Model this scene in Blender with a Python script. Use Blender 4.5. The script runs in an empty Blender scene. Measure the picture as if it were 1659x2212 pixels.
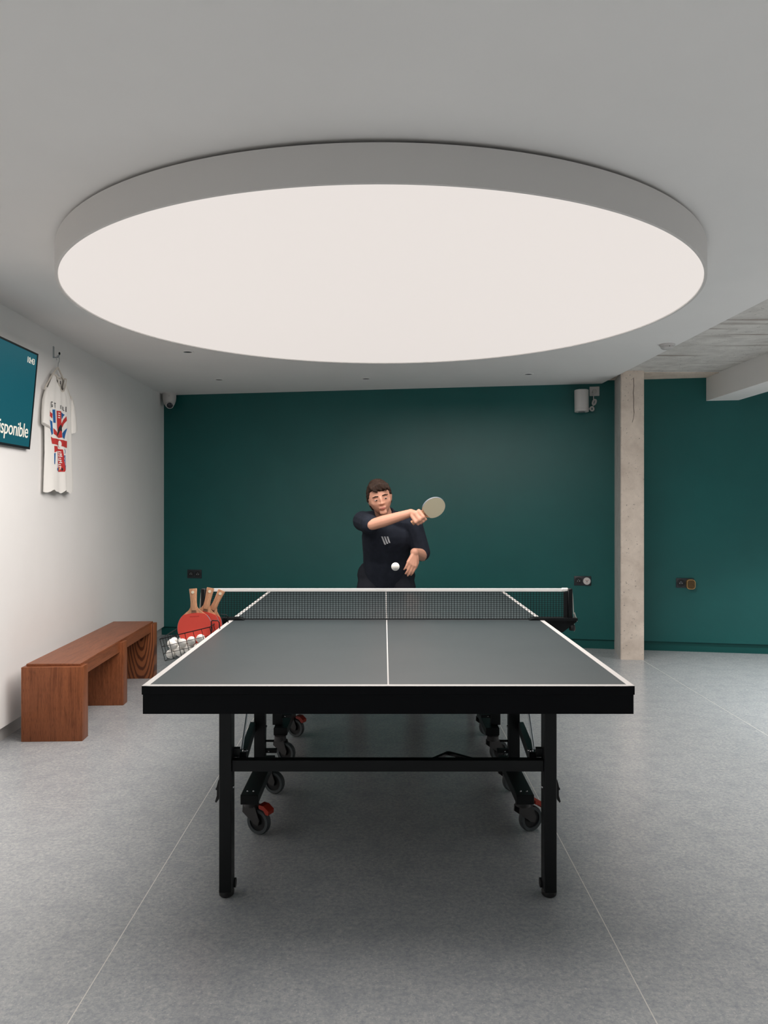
import bpy, bmesh, math, random
from mathutils import Vector, Matrix, Euler
from mathutils.bvhtree import BVHTree
random.seed(7)
PI = math.pi
SC = bpy.context.scene
C = SC.collection

# ------------------------------------------------------------------ camera, world, exposure
cam = bpy.data.cameras.new('camera')
camo = bpy.data.objects.new('camera', cam); C.objects.link(camo)
CAMZ = 1.321
camo.location = (0, 0, CAMZ); camo.rotation_euler = (PI/2, 0, 0)
cam.sensor_fit = 'HORIZONTAL'; cam.sensor_width = 36.0
cam.lens = 36.0*1659/1659
cam.shift_y = -16/1659
cam.clip_start = 0.05; cam.clip_end = 60
SC.camera = camo
w = bpy.data.worlds.new('world'); SC.world = w; w.use_nodes = True
w.node_tree.nodes['Background'].inputs[0].default_value = (0.8, 0.9, 1.0, 1)
w.node_tree.nodes['Background'].inputs[1].default_value = 0.05
SC.view_settings.view_transform = 'Standard'; SC.view_settings.look = 'None'
SC.view_settings.gamma = 1.0; SC.view_settings.use_curve_mapping = False
SC.view_settings.exposure = 0.0
LAMP_POWER = 92.0          # the big round ceiling lamp (light made in its builder)
LAMP_GLOW = 0.70          # what its diffuser shows towards low angles
SPOT_POWER = 225.0         # added unseen downlights that brighten the room by bounce (made in their builder)

# ------------------------------------------------------------------ materials
def lin(r, g, b):
    f = lambda c: (c/255/12.92) if c/255 <= 0.04045 else ((c/255+0.055)/1.055)**2.4
    return (f(r), f(g), f(b))
MATS = {}
def mat(name, col, rough=0.5, metal=0.0, spec=0.5, emit=None, es=0.0):
    m = bpy.data.materials.new(name); m.use_nodes = True
    b = m.node_tree.nodes['Principled BSDF']
    b.inputs['Base Color'].default_value = (*col, 1)
    b.inputs['Roughness'].default_value = rough
    b.inputs['Metallic'].default_value = metal
    b.inputs['Specular IOR Level'].default_value = spec
    if emit:
        b.inputs['Emission Color'].default_value = (*emit, 1)
        b.inputs['Emission Strength'].default_value = es
    MATS[name] = m
    return m
def N(m, t, **kw):
    n = m.node_tree.nodes.new(t)
    for k, v in kw.items(): setattr(n, k, v)
    return n
def coords(m, scale, kind='Object'):
    tc = N(m, 'ShaderNodeTexCoord'); mp = N(m, 'ShaderNodeMapping')
    mp.inputs['Scale'].default_value = scale
    m.node_tree.links.new(tc.outputs[kind], mp.inputs['Vector'])
    return mp.outputs['Vector']
def noise_col(m, scale, stops, nscale=1.0, detail=6, rough=0.6, dist=0.0, bump=0.0, bdist=0.002, rvar=None):
    L = m.node_tree.links; b = m.node_tree.nodes['Principled BSDF']
    v = coords(m, scale)
    n = N(m, 'ShaderNodeTexNoise'); n.inputs['Scale'].default_value = nscale
    n.inputs['Detail'].default_value = detail; n.inputs['Roughness'].default_value = rough
    n.inputs['Distortion'].default_value = dist
    L.new(v, n.inputs['Vector'])
    r = N(m, 'ShaderNodeValToRGB'); L.new(n.outputs['Fac'], r.inputs['Fac'])
    e = r.color_ramp.elements
    while len(e) < len(stops): e.new(0.5)
    for k, (p, c) in enumerate(stops): e[k].position = p; e[k].color = (*c, 1)
    L.new(r.outputs['Color'], b.inputs['Base Color'])
    if bump:
        bp = N(m, 'ShaderNodeBump'); bp.inputs['Strength'].default_value = bump
        bp.inputs['Distance'].default_value = bdist
        L.new(n.outputs['Fac'], bp.inputs['Height']); L.new(bp.outputs['Normal'], b.inputs['Normal'])
    return n, r, v
def mixcol(m, fac_out, col, amt=1.0):
    """mix the present base colour towards col by fac"""
    L = m.node_tree.links; b = m.node_tree.nodes['Principled BSDF']
    src = b.inputs['Base Color'].links[0].from_socket
    mx = N(m, 'ShaderNodeMix', data_type='RGBA')
    ml = N(m, 'ShaderNodeMath', operation='MULTIPLY'); ml.inputs[1].default_value = amt
    L.new(fac_out, ml.inputs[0]); L.new(ml.outputs[0], mx.inputs[0])
    L.new(src, mx.inputs[6]); mx.inputs[7].default_value = (*col, 1)
    L.new(mx.outputs[2], b.inputs['Base Color'])

m = mat('white_wall', (0.77, 0.75, 0.735), 0.75, spec=0.25)
noise_col(m, (1, 1, 1), [(0.3, (0.88, 0.87, 0.855)), (0.7, (0.91, 0.90, 0.885))], 2.0, 5, bump=0.05, bdist=0.001)
m = mat('ceiling_paint', (0.74, 0.72, 0.71), 0.85, spec=0.15)
noise_col(m, (1, 1, 1), [(0.3, (0.86, 0.85, 0.835)), (0.7, (0.89, 0.88, 0.865))], 1.5, 4)
m = mat('grey_wall', (0.09, 0.14, 0.16), 0.8, spec=0.2)
mat('skirting_paint', (0.55, 0.54, 0.53), 0.6, spec=0.3)
m = mat('green_wall', (0.007, 0.075, 0.070), 0.38, spec=0.5)
noise_col(m, (1, 1, 1), [(0.3, (0.0045, 0.098, 0.094)), (0.7, (0.006, 0.110, 0.105))], 3.0, 6, bump=0.08, bdist=0.001)
m = mat('green_skirting', (0.005, 0.085, 0.08), 0.5, spec=0.35)
# linoleum
m = mat('linoleum', (0.33, 0.34, 0.345), 0.42, spec=0.4)
n, r, v = noise_col(m, (1, 1, 1), [(0.32, (0.27, 0.30, 0.33)), (0.5, (0.41, 0.43, 0.445)), (0.68, (0.56, 0.56, 0.55))], 62, 9, 0.80, 0.15)
n2 = N(m, 'ShaderNodeTexNoise'); n2.inputs['Scale'].default_value = 130; n2.inputs['Detail'].default_value = 3
m.node_tree.links.new(v, n2.inputs['Vector'])
r2 = N(m, 'ShaderNodeValToRGB'); r2.color_ramp.elements[0].position = 0.60; r2.color_ramp.elements[1].position = 0.70
m.node_tree.links.new(n2.outputs['Fac'], r2.inputs['Fac'])
mixcol(m, r2.outputs['Color'], (0.74, 0.72, 0.68), 0.5)
nd = N(m, 'ShaderNodeTexNoise'); nd.inputs['Scale'].default_value = 9; nd.inputs['Detail'].default_value = 6; nd.inputs['Roughness'].default_value = 0.7
m.node_tree.links.new(v, nd.inputs['Vector'])
rd = N(m, 'ShaderNodeValToRGB'); rd.color_ramp.elements[0].position = 0.45; rd.color_ramp.elements[1].position = 0.75
m.node_tree.links.new(nd.outputs['Fac'], rd.inputs['Fac'])
mixcol(m, rd.outputs['Color'], (0.27, 0.295, 0.325), 0.55)
n3 = N(m, 'ShaderNodeTexNoise'); n3.inputs['Scale'].default_value = 1.6; n3.inputs['Detail'].default_value = 4
m.node_tree.links.new(v, n3.inputs['Vector'])
mr = N(m, 'ShaderNodeMapRange'); mr.inputs[3].default_value = 0.19; mr.inputs[4].default_value = 0.29
m.node_tree.links.new(n3.outputs['Fac'], mr.inputs[0])
m.node_tree.links.new(mr.outputs[0], m.node_tree.nodes['Principled BSDF'].inputs['Roughness'])
mat('weld_bead', (0.66, 0.65, 0.61), 0.45)
mat('screed', (0.2, 0.2, 0.2), 0.9)
# concrete
def concrete(name, base, dark, streak=None):
    m = mat(name, base, 0.85, spec=0.2)
    n, r, v = noise_col(m, (1, 1, 1), [(0.25, dark), (0.55, base), (0.8, tuple(min(1, c*1.18) for c in base))], 7, 9, 0.65, 0.3, bump=0.35, bdist=0.004)
    vo = N(m, 'ShaderNodeTexNoise'); vo.inputs['Scale'].default_value = 55; vo.inputs['Detail'].default_value = 2
    m.node_tree.links.new(v, vo.inputs['Vector'])
    rr = N(m, 'ShaderNodeValToRGB'); rr.color_ramp.elements[0].position = 0.27; rr.color_ramp.elements[0].color = (1, 1, 1, 1)
    rr.color_ramp.elements[1].position = 0.33; rr.color_ramp.elements[1].color = (0, 0, 0, 1)
    m.node_tree.links.new(vo.outputs['Fac'], rr.inputs['Fac'])
    mixcol(m, rr.outputs['Color'], tuple(c*0.35 for c in base), 0.8)
    if streak:
        mp = N(m, 'ShaderNodeMapping'); mp.inputs['Scale'].default_value = streak
        m.node_tree.links.new(v, mp.inputs['Vector'])
        s = N(m, 'ShaderNodeTexNoise'); s.inputs['Scale'].default_value = 3.0; s.inputs['Detail'].default_value = 5
        s.inputs['Distortion'].default_value = 0.3
        m.node_tree.links.new(mp.outputs['Vector'], s.inputs['Vector'])
        sr = N(m, 'ShaderNodeValToRGB'); sr.color_ramp.elements[0].position = 0.56; sr.color_ramp.elements[1].position = 0.72
        m.node_tree.links.new(s.outputs['Fac'], sr.inputs['Fac'])
        mixcol(m, sr.outputs['Color'], (0.20, 0.14, 0.11), 0.75)
    return m
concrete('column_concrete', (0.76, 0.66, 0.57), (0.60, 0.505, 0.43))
concrete('slab_concrete', (0.72, 0.70, 0.665), (0.54, 0.515, 0.485), (0.35, 5.5, 1))
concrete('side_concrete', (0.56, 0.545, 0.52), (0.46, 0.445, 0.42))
mat('crack_dark', (0.16, 0.13, 0.11), 0.9)
# woods
def wood(name, c0, c1, scale, nscale=6.0, dist=1.2, rough=0.38):
    m = mat(name, c0, rough, spec=0.28)
    n, r, v = noise_col(m, scale, [(0.28, c1), (0.5, c0), (0.72, tuple(c*1.22 for c in c0))], nscale, 10, 0.6, dist, bump=0.06, bdist=0.001)
    f = N(m, 'ShaderNodeTexNoise'); f.inputs['Scale'].default_value = nscale*9; f.inputs['Detail'].default_value = 3
    m.node_tree.links.new(v, f.inputs['Vector'])
    rr = N(m, 'ShaderNodeValToRGB'); rr.color_ramp.elements[0].position = 0.5; rr.color_ramp.elements[1].position = 0.7
    m.node_tree.links.new(f.outputs['Fac'], rr.inputs['Fac'])
    mixcol(m, rr.outputs['Color'], tuple(c*0.5 for c in c1), 0.6)
    return m
oc0, oc1 = (0.265, 0.086, 0.034), (0.150, 0.043, 0.015)
wood('oak_upright', oc0, oc1, (9, 9, 0.55))
wood('oak_long', oc0, oc1, (9, 0.5, 9))
m = mat('oak_swirl', oc0, 0.38, spec=0.4)
L = m.node_tree.links
v = coords(m, (1, 1, 1))
mp = N(m, 'ShaderNodeMapping'); mp.inputs['Location'].default_value = (-0.50, 0, -0.62); mp.inputs['Scale'].default_value = (7.0, 0.4, 1.7)
L.new(v, mp.inputs['Vector'])
wv = N(m, 'ShaderNodeTexWave', wave_type='RINGS', rings_direction='Y'); wv.inputs['Scale'].default_value = 2.6
wv.inputs['Distortion'].default_value = 2.2; wv.inputs['Detail'].default_value = 3; wv.inputs['Detail Scale'].default_value = 1.2
L.new(mp.outputs['Vector'], wv.inputs['Vector'])
rr = N(m, 'ShaderNodeValToRGB'); rr.color_ramp.elements[0].color = (0.09, 0.024, 0.008, 1); rr.color_ramp.elements[1].color = (0.26, 0.085, 0.03, 1)
rr.color_ramp.elements[0].position = 0.12; rr.color_ramp.elements[1].position = 0.5
L.new(wv.outputs['Fac'], rr.inputs['Fac']); L.new(rr.outputs['Color'], m.node_tree.nodes['Principled BSDF'].inputs['Base Color'])
wood('paddle_wood', (0.62, 0.33, 0.19), (0.5, 0.24, 0.13), (14, 14, 1.2), 6, 0.6, 0.5)
wood('cork', (0.10, 0.06, 0.022), (0.05, 0.028, 0.01), (30, 30, 8), 4, 1.5, 0.6)
# table
m = mat('table_slate', (0.075, 0.092, 0.098), 0.40, spec=0.5)
noise_col(m, (1, 1, 1), [(0.3, (0.034, 0.046, 0.050)), (0.7, (0.042, 0.054, 0.058))], 4, 8, 0.7)
mat('table_line', (0.53, 0.515, 0.50), 0.5, spec=0.3)
mat('black_frame', (0.0025, 0.003, 0.0042), 0.5, spec=0.12)
mat('black_steel', (0.005, 0.0062, 0.007), 0.42, spec=0.28)
mat('black_plastic', (0.012, 0.012, 0.013), 0.5, spec=0.4)
mat('dark_grey_plastic', (0.035, 0.033, 0.034), 0.5)
mat('tyre_grey', (0.055, 0.065, 0.07), 0.55)
mat('brake_red', (0.42, 0.028, 0.010), 0.45)
mat('chrome', (0.55, 0.56, 0.58), 0.25, 1.0)
mat('bright_steel', (0.40, 0.44, 0.46), 0.3, 0.9)
mat('joint_grey', (0.20, 0.22, 0.23), 0.4, 0.4)
mat('net_black', (0.010, 0.011, 0.012), 0.7, spec=0.2)
mat('net_white', (0.90, 0.875, 0.85), 0.8)
mat('cord_white', (0.66, 0.62, 0.57), 0.8)
mat('ball_white', (0.95, 0.925, 0.87), 0.45)
mat('rubber_red', (0.72, 0.078, 0.055), 0.5, spec=0.35)
mat('rubber_black', (0.012, 0.012, 0.014), 0.55)
mat('rubber_cream', (0.55, 0.50, 0.36), 0.6)
mat('edge_tape', (0.20, 0.22, 0.25), 0.5)
mat('sticker_cream', (0.80, 0.72, 0.55), 0.6)
mat('lens_brown', (0.26, 0.13, 0.075), 0.4)
mat('red_imprint', (0.48, 0.032, 0.022), 0.6)
# small devices
mat('white_plastic', (0.62, 0.60, 0.585), 0.45)
mat('white_enamel', (0.56, 0.545, 0.53), 0.5, spec=0.3)
mat('lens_dark', (0.020, 0.024, 0.034), 0.12)
mat('socket_dark', (0.022, 0.027, 0.034), 0.45)
mat('socket_well', (0.010, 0.012, 0.014), 0.45)
mat('gold_rim', (0.55, 0.33, 0.13), 0.35, 0.6)
mat('print_red', (0.56, 0.035, 0.032), 0.8)
mat('print_blue', (0.012, 0.125, 0.36), 0.8)
mat('print_black', (0.02, 0.02, 0.025), 0.8)
mat('print_yellow', (0.75, 0.58, 0.22), 0.8)
mat('shirt_cotton', (0.92, 0.90, 0.86), 0.9, spec=0.1)
mat('hanger_cream', (0.70, 0.65, 0.58), 0.6)
mat('tv_bezel', (0.012, 0.015, 0.018), 0.35)
mat('tv_screen', (0.004, 0.03, 0.037), 0.30, spec=0.5, emit=lin(20, 84, 96), es=0.85)
mat('tv_text', (0.5, 0.47, 0.42), 0.6, emit=lin(222, 212, 196), es=0.8)
m = mat('lamp_diffuser', (0.25, 0.24, 0.23), 0.8, spec=0.0, emit=(0.783, 0.723, 0.686), es=LAMP_GLOW/0.755)
mat('lamp_rim', (0.72, 0.70, 0.68), 0.55, spec=0.3)
mat('gap_dark', (0.02, 0.025, 0.03), 0.9)
# person
mat('skin', (0.56, 0.285, 0.195), 0.5, spec=0.35)
mat('lip', (0.40, 0.14, 0.11), 0.5)
m = mat('hair', (0.045, 0.026, 0.018), 0.65, spec=0.15)
noise_col(m, (40, 40, 8), [(0.35, (0.010, 0.006, 0.0045)), (0.7, (0.045, 0.025, 0.017))], 3, 6, bump=0.5, bdist=0.004)
mat('eye_white', (0.7, 0.68, 0.66), 0.3)
mat('iris', (0.03, 0.018, 0.012), 0.2)
m = mat('navy_cotton', (0.012, 0.016, 0.026), 0.85, spec=0.2)
noise_col(m, (1, 1, 1), [(0.3, (0.010, 0.013, 0.021)), (0.7, (0.016, 0.020, 0.031))], 25, 4, bump=0.3, bdist=0.004)
mat('dark_trouser', (0.012, 0.014, 0.02), 0.85, spec=0.2)
mat('logo_grey', (0.42, 0.43, 0.45), 0.7)
mat('shoe_white', (0.5, 0.49, 0.48), 0.6)

# ------------------------------------------------------------------ geometry helpers
def box(bm, lo, hi, M=None, bev=0.0, seg=1):
    lo = Vector(lo); hi = Vector(hi)
    r = bmesh.ops.create_cube(bm, size=1.0)
    vs = r['verts']
    T = Matrix.Translation((lo+hi)/2) @ Matrix.Diagonal((*(hi-lo), 1))
    if M is not None: T = M @ T
    bmesh.ops.transform(bm, matrix=T, verts=vs)
    if bev > 0:
        es = list({e for v in vs for e in v.link_edges})
        bmesh.ops.bevel(bm, geom=es, offset=bev, segments=seg, profile=0.5, affect='EDGES')
def frame(d):
    d = Vector(d).normalized()
    a = Vector((0, 0, 1)) if abs(d.z) < 0.9 else Vector((1, 0, 0))
    x = d.cross(a).normalized(); y = d.cross(x).normalized()
    return x, y, d
def cyl(bm, p, q, r0, r1=None, n=16, cap=True):
    p = Vector(p); q = Vector(q); r1 = r0 if r1 is None else r1
    x, y, d = frame(q-p)
    A = []; B = []
    for k in range(n):
        a = 2*PI*k/n; o = x*math.cos(a)+y*math.sin(a)
        A.append(bm.verts.new(p+o*r0)); B.append(bm.verts.new(q+o*r1))
    for k in range(n):
        bm.faces.new((A[k], A[(k+1) % n], B[(k+1) % n], B[k]))
    if cap:
        bm.faces.new(A[::-1]); bm.faces.new(B)
def tube(bm, pts, r, n=8, closed=False):
    pts = [Vector(p) for p in pts]; rings = []
    m_ = len(pts); px = None
    for i, p in enumerate(pts):
        if closed: d = pts[(i+1) % m_]-pts[i-1]
        else: d = pts[min(i+1, m_-1)]-pts[max(i-1, 0)]
        d.normalize()
        if px is None: x, y, _ = frame(d)
        else:
            x = (px-d*px.dot(d)).normalized(); y = d.cross(x)
        px = x
        rr = r[i] if isinstance(r, (list, tuple)) else r
        rings.append([bm.verts.new(p+(x*math.cos(2*PI*k/n)+y*math.sin(2*PI*k/n))*rr) for k in range(n)])
    for i in range(m_ if closed else m_-1):
        a = rings[i]; b = rings[(i+1) % m_]
        for k in range(n): bm.faces.new((a[k], a[(k+1) % n], b[(k+1) % n], b[k]))
    if not closed:
        bm.faces.new(rings[0][::-1]); bm.faces.new(rings[-1])
def lathe(bm, prof, o=(0, 0, 0), axis=(0, 0, 1), n=32, closed=False):
    o = Vector(o); x, y, d = frame(axis); rings = []
    for (r, h) in prof:
        if r < 1e-6: rings.append([bm.verts.new(o+d*h)]); continue
        rings.append([bm.verts.new(o+d*h+(x*math.cos(2*PI*k/n)+y*math.sin(2*PI*k/n))*r) for k in range(n)])
    nn = len(rings)
    for i in range(nn if closed else nn-1):
        a = rings[i]; b = rings[(i+1) % nn]
        for k in range(n):
            k2 = (k+1) % n
            if len(a) == 1 and len(b) == 1: continue
            if len(a) == 1: bm.faces.new((a[0], b[k2], b[k]))
            elif len(b) == 1: bm.faces.new((a[k], a[k2], b[0]))
            else: bm.faces.new((a[k], a[k2], b[k2], b[k]))
def prism(bm, poly, f0, f1):
    """poly: 2-D points; f0/f1 map (a,b) to the two 3-D faces"""
    A = [bm.verts.new(f0(a, b)) for a, b in poly]; B = [bm.verts.new(f1(a, b)) for a, b in poly]
    n = len(poly)
    bm.faces.new(A[::-1]); bm.faces.new(B)
    for k in range(n): bm.faces.new((A[k], A[(k+1) % n], B[(k+1) % n], B[k]))
def ball(bm, c, r, M=None, u=16, v=10):
    rr = bmesh.ops.create_uvsphere(bm, u_segments=u, v_segments=v, radius=1.0)
    sc = r if hasattr(r, '__len__') else (r, r, r)
    T = Matrix.Translation(c) @ (M.to_4x4() if M is not None else Matrix.Identity(4)) @ Matrix.Diagonal((*sc, 1))
    bmesh.ops.transform(bm, matrix=T, verts=rr['verts'])
def BM(): return bmesh.new()
def obj(name, bm, m, parent=None, smooth=False, angle=None):
    bmesh.ops.recalc_face_normals(bm, faces=bm.faces)
    me = bpy.data.meshes.new(name); bm.to_mesh(me); bm.free()
    for mm in (m if isinstance(m, (list, tuple)) else [m]): me.materials.append(MATS[mm])
    if smooth:
        for p in me.polygons: p.use_smooth = True
        try: me.set_sharp_from_angle(angle=math.radians(angle or 40))
        except Exception: pass
    o = bpy.data.objects.new(name, me); C.objects.link(o)
    if parent: o.parent = parent
    return o
def tag(o, label=None, cat=None, group=None, kind=None):
    if label: o['label'] = label
    if cat: o['category'] = cat
    if group: o['group'] = group
    if kind: o['kind'] = kind
    return o
def thing(name, label, cat, loc=(0, 0, 0), rot=(0, 0, 0), group=None):
    o = bpy.data.objects.new(name, None); C.objects.link(o); o.empty_display_size = 0.05
    o.location = loc; o.rotation_euler = rot
    return tag(o, label, cat, group)
def dup(root, loc, rot, label=None, group=None):
    def cp(o, par):
        c = o.copy(); C.objects.link(c)
        if par: c.parent = par
        for ch in list(o.children): cp(ch, c)
        return c
    r = cp(root, None); r.location = loc; r.rotation_euler = rot
    if label: r['label'] = label
    if group: r['group'] = group
    return r
def struct(name, bm, m, **k):
    o = obj(name, bm, m, **k); o['kind'] = 'structure'; return o
def part(name, mt, parent, build, smooth=False, angle=None, label=None):
    bm = BM(); build(bm); o = obj(name, bm, mt, parent, smooth, angle)
    if label: o['label'] = label
    return o

# ------------------------------------------------------------------ room
XL = lambda y: -1.970-0.0332*y            # left wall face
YB = lambda x: 7.376-0.1796*x             # back wall face
XE = lambda y: 2.167-0.0252*y             # free edge of the white ceiling
CZ, SZ = 2.427, 2.460                     # plasterboard underside, concrete slab underside
Y0 = -3.0; XR = 4.6
def poly_z(bm, pts, z0, z1): prism(bm, pts, lambda a, b: (a, b, z0), lambda a, b: (a, b, z1))
# floor: slab plus sheets of linoleum welded every 1.5 m
def _f(bm): box(bm, (-2.6, Y0-0.2, -0.12), (XR+0.3, 8.2, -0.004))
fl = part('floor', 'screed', None, _f); fl['kind'] = 'structure'
seams = [-2.305, -0.805, 0.695, 2.195, 3.695]
edges = [-2.55]+seams[1:]+[XR+0.2]
for a, b in zip(edges[:-1], edges[1:]):
    part('lino_sheet', 'linoleum', fl, lambda bm: box(bm, (a+0.0016, Y0-0.1, -0.004), (b-0.0016, 8.1, 0.0)))
for s in seams[1:]:
    part('weld_seam', 'weld_bead', fl, lambda bm: box(bm, (s-0.0016, Y0-0.1, -0.004), (s+0.0016, 8.1, 0.0002)))
def wl(off, z0, z1, back=0.14):
    ya, yb = Y0, 8.0
    def f(bm): poly_z(bm, [(XL(ya)+off, ya), (XL(yb)+off, yb), (XL(yb)-back, yb), (XL(ya)-back, ya)], z0, z1)
    return f
bm = BM(); wl(0, 0.086, 2.62)(bm); struct('wall_left', bm, 'white_wall')
bm = BM(); wl(-0.030, 0.0, 0.086)(bm); struct('baseboard_left', bm, 'skirting_paint')
def wb(off, z0, z1, back=0.16):
    xa, xb = -2.5, XR+0.1
    def f(bm): poly_z(bm, [(xa, YB(xa)+off), (xb, YB(xb)+off), (xb, YB(xb)+back), (xa, YB(xa)+back)], z0, z1)
    return f
bm = BM(); wb(0, 0.086, 2.62)(bm); struct('wall_back', bm, 'green_wall')
bm = BM(); wb(0.020, 0.0, 0.086)(bm); struct('baseboard_back', bm, 'green_skirting')
bm = BM(); box(bm, (XR, Y0, 0), (XR+0.14, 7.2, 2.62)); struct('wall_right', bm, 'white_wall')
bm = BM(); box(bm, (-2.5, Y0-0.14, 0), (XR+0.14, Y0, 2.62)); struct('wall_front', bm, 'grey_wall')
ya, yb = Y0, 7.6
bm = BM()
xc = 1.9905
poly_z(bm, [(XL(ya)-0.01, ya), (XE(ya), ya), (XE(YB(xc)), YB(xc)+0.005), (-2.3, YB(-2.3)+0.005)], CZ, SZ)
ce = struct('ceiling', bm, 'ceiling_paint')
bm = BM(); box(bm, (-2.6, Y0-0.1, SZ), (XR+0.2, 8.2, 2.75)); obj('concrete_slab', bm, 'slab_concrete', ce)
bm = BM(); box(bm, (2.04, 6.60, SZ-0.006), (XR, 7.30, SZ+0.01)); obj('concrete_strip', bm, 'column_concrete', ce)
bm = BM(); box(bm, (2.878, 1.2, 2.247), (3.145, YB(2.878)+0.02, SZ+0.02)); struct('trim_1', bm, 'white_wall')   # white bulkhead under the slab
# bare concrete column against the back wall
bm = BM()
prism(bm, [(2.017, 6.545), (2.210, 6.525), (2.300, 6.975), (2.105, 7.02)], lambda a, b: (a, b, 0), lambda a, b: (a, b, SZ))
bmesh.ops.bevel(bm, geom=[e for e in bm.edges if abs(e.verts[0].co.z-e.verts[1].co.z) > 1], offset=0.006, segments=2, affect='EDGES')
cw = [(0.0, 2.40), (0.004, 2.33), (-0.002, 2.27), (0.003, 2.22), (0.001, 2.15), (0.006, 2.10), (-0.001, 2.055), (-0.010, 2.02)]
fc = lambda u, z, d: (2.122+u+d*0.10, 6.5335+(u)*-0.1036-d, z)
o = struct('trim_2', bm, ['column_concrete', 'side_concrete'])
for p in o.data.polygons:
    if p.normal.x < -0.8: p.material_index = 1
for k in range(len(cw)-1):
    (u0, z0), (u1, z1) = cw[k], cw[k+1]; wd = 0.0022 if k < 5 else 0.0013
    if k == 0:
        bmc = BM()
    Vc = [bmc.verts.new(fc(u, z, d)) for d in (-0.002, 0.0012) for u, z in ((u0-wd, z0), (u0+wd, z0), (u1+wd, z1), (u1-wd, z1))]
    for f in ((0, 1, 2, 3), (7, 6, 5, 4), (0, 4, 5, 1), (2, 6, 7, 3), (1, 5, 6, 2), (3, 7, 4, 0)): bmc.faces.new([Vc[i] for i in f])
bmesh.ops.remove_doubles(bmc, verts=bmc.verts, dist=1e-5)
obj('crack', bmc, 'crack_dark', o)
o['label'] = 'bare beige concrete column standing in front of the green wall'

# ------------------------------------------------------------------ big round ceiling lamp
LX, LY, LR, LB, LT = -0.0126, 3.794, 1.484, 2.289, 2.411
def lamp():
    t = thing('ceiling_light', 'huge round white ceiling light with glowing flat diffuser and deep metal rim', 'light', (LX, LY, LT))
    h = LB-LT
    part('rim', 'lamp_rim', t, lambda bm: lathe(bm, [(LR, 0), (LR, h), (LR-0.012, h), (LR-0.012, h+0.006), (LR-0.006, h+0.006), (LR-0.006, 0)], n=192, closed=True), True, 30)
    part('diffuser', 'lamp_diffuser', t, lambda bm: lathe(bm, [(0, h+0.004), (LR-0.013, h+0.004), (LR-0.013, h+0.010), (0, h+0.010)], n=160), True, 30)
    part('back_plate', 'lamp_rim', t, lambda bm: lathe(bm, [(0, -0.004), (LR-0.008, -0.004), (LR-0.008, 0), (0, 0)], n=128))
    for k in range(6):
        a = 2*PI*k/6+0.4
        part('ceiling_mount', 'gap_dark', t, lambda bm: box(bm, (1.2*math.cos(a)-0.04, 1.2*math.sin(a)-0.04, 0.0), (1.2*math.cos(a)+0.04, 1.2*math.sin(a)+0.04, CZ-LT)))
    ld = bpy.data.lights.new('lamp_light', 'AREA'); ld.shape = 'DISK'; ld.size = 2*(LR-0.02)
    ld.energy = LAMP_POWER; ld.color = (1.0, 0.935, 0.89)
    lo = bpy.data.objects.new('lamp_light', ld); C.objects.link(lo); lo.parent = t; lo.location = (0, 0, h+0.002)
lamp()
# recessed downlights (off)
def downlight():
    t = thing('recessed_downlight', '', 'light')
    part('trim_ring', 'ceiling_paint', t, lambda bm: lathe(bm, [(0.030, 0.0), (0.045, 0.0), (0.044, -0.003), (0.032, -0.004)], n=32, closed=True), True)
    part('recess', 'socket_dark', t, lambda bm: lathe(bm, [(0, -0.0012), (0.031, -0.0012), (0.031, 0.0), (0, 0.0)], n=24))
    return t
d0 = downlight()
for i, (x, y, lb) in enumerate([(-1.42, 5.56, 'small recessed downlight left of the big round light, nearest to the hanging shirt'),
                       (-1.46, 6.80, 'small recessed downlight in the back left of the ceiling near the camera dome'),
                       (-0.157, 6.74, 'small recessed downlight in the middle of the ceiling by the green wall'),
                       (1.225, 6.51, 'small recessed downlight in the right part of the ceiling, before the wall speaker')]):
    o = d0 if i == 0 else dup(d0, (0, 0, 0), (0, 0, 0))
    o.location = (x, y, CZ); o['label'] = lb; o['group'] = 'recessed downlights in the white ceiling'
def fill_downlight(x, y):  # added fill: unseen spots bounce light off the floor onto walls and ceiling
    o = dup(d0, (x, y, CZ if x < 2 else SZ), (0, 0, 0), 'added recessed fill downlight in the part of the room out of view', 'added fill downlights out of view')
    sl = bpy.data.lights.new('fill_beam', 'SPOT'); sl.energy = SPOT_POWER*(1.35 if x > 2 else 1.0); sl.shadow_soft_size = 0.03
    sl.spot_size = math.radians(78 if 0 < y < 1 else 88); sl.spot_blend = 0.8; sl.color = (0.96, 0.96, 0.95) if x > 2 else (0.98, 0.955, 0.93)
    so = bpy.data.objects.new('fill_beam', sl); C.objects.link(so); so.parent = o; so.location = (0, 0, -0.006)
for x, y in ((-1.2, 0.25), (1.2, 0.25), (-1.2, -1.4), (1.2, -1.4), (3.4, 2.2), (3.4, 3.8), (3.4, 5.4)): fill_downlight(x, y)
# smoke detector
t = thing('smoke_detector', 'round white smoke detector on the ceiling edge beside the bare concrete', 'detector', (1.955, 5.30, CZ))
part('base', 'white_plastic', t, lambda bm: lathe(bm, [(0, 0), (0.052, 0), (0.052, -0.010), (0.046, -0.012), (0, -0.012)], n=32), True)
part('cover', 'white_plastic', t, lambda bm: lathe(bm, [(0.044, -0.012), (0.043, -0.026), (0.034, -0.033), (0, -0.034)], n=32), True)
part('indicator', 'socket_dark', t, lambda bm: ball(bm, (0, -0.043, -0.020), 0.003, u=8, v=6))
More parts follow.
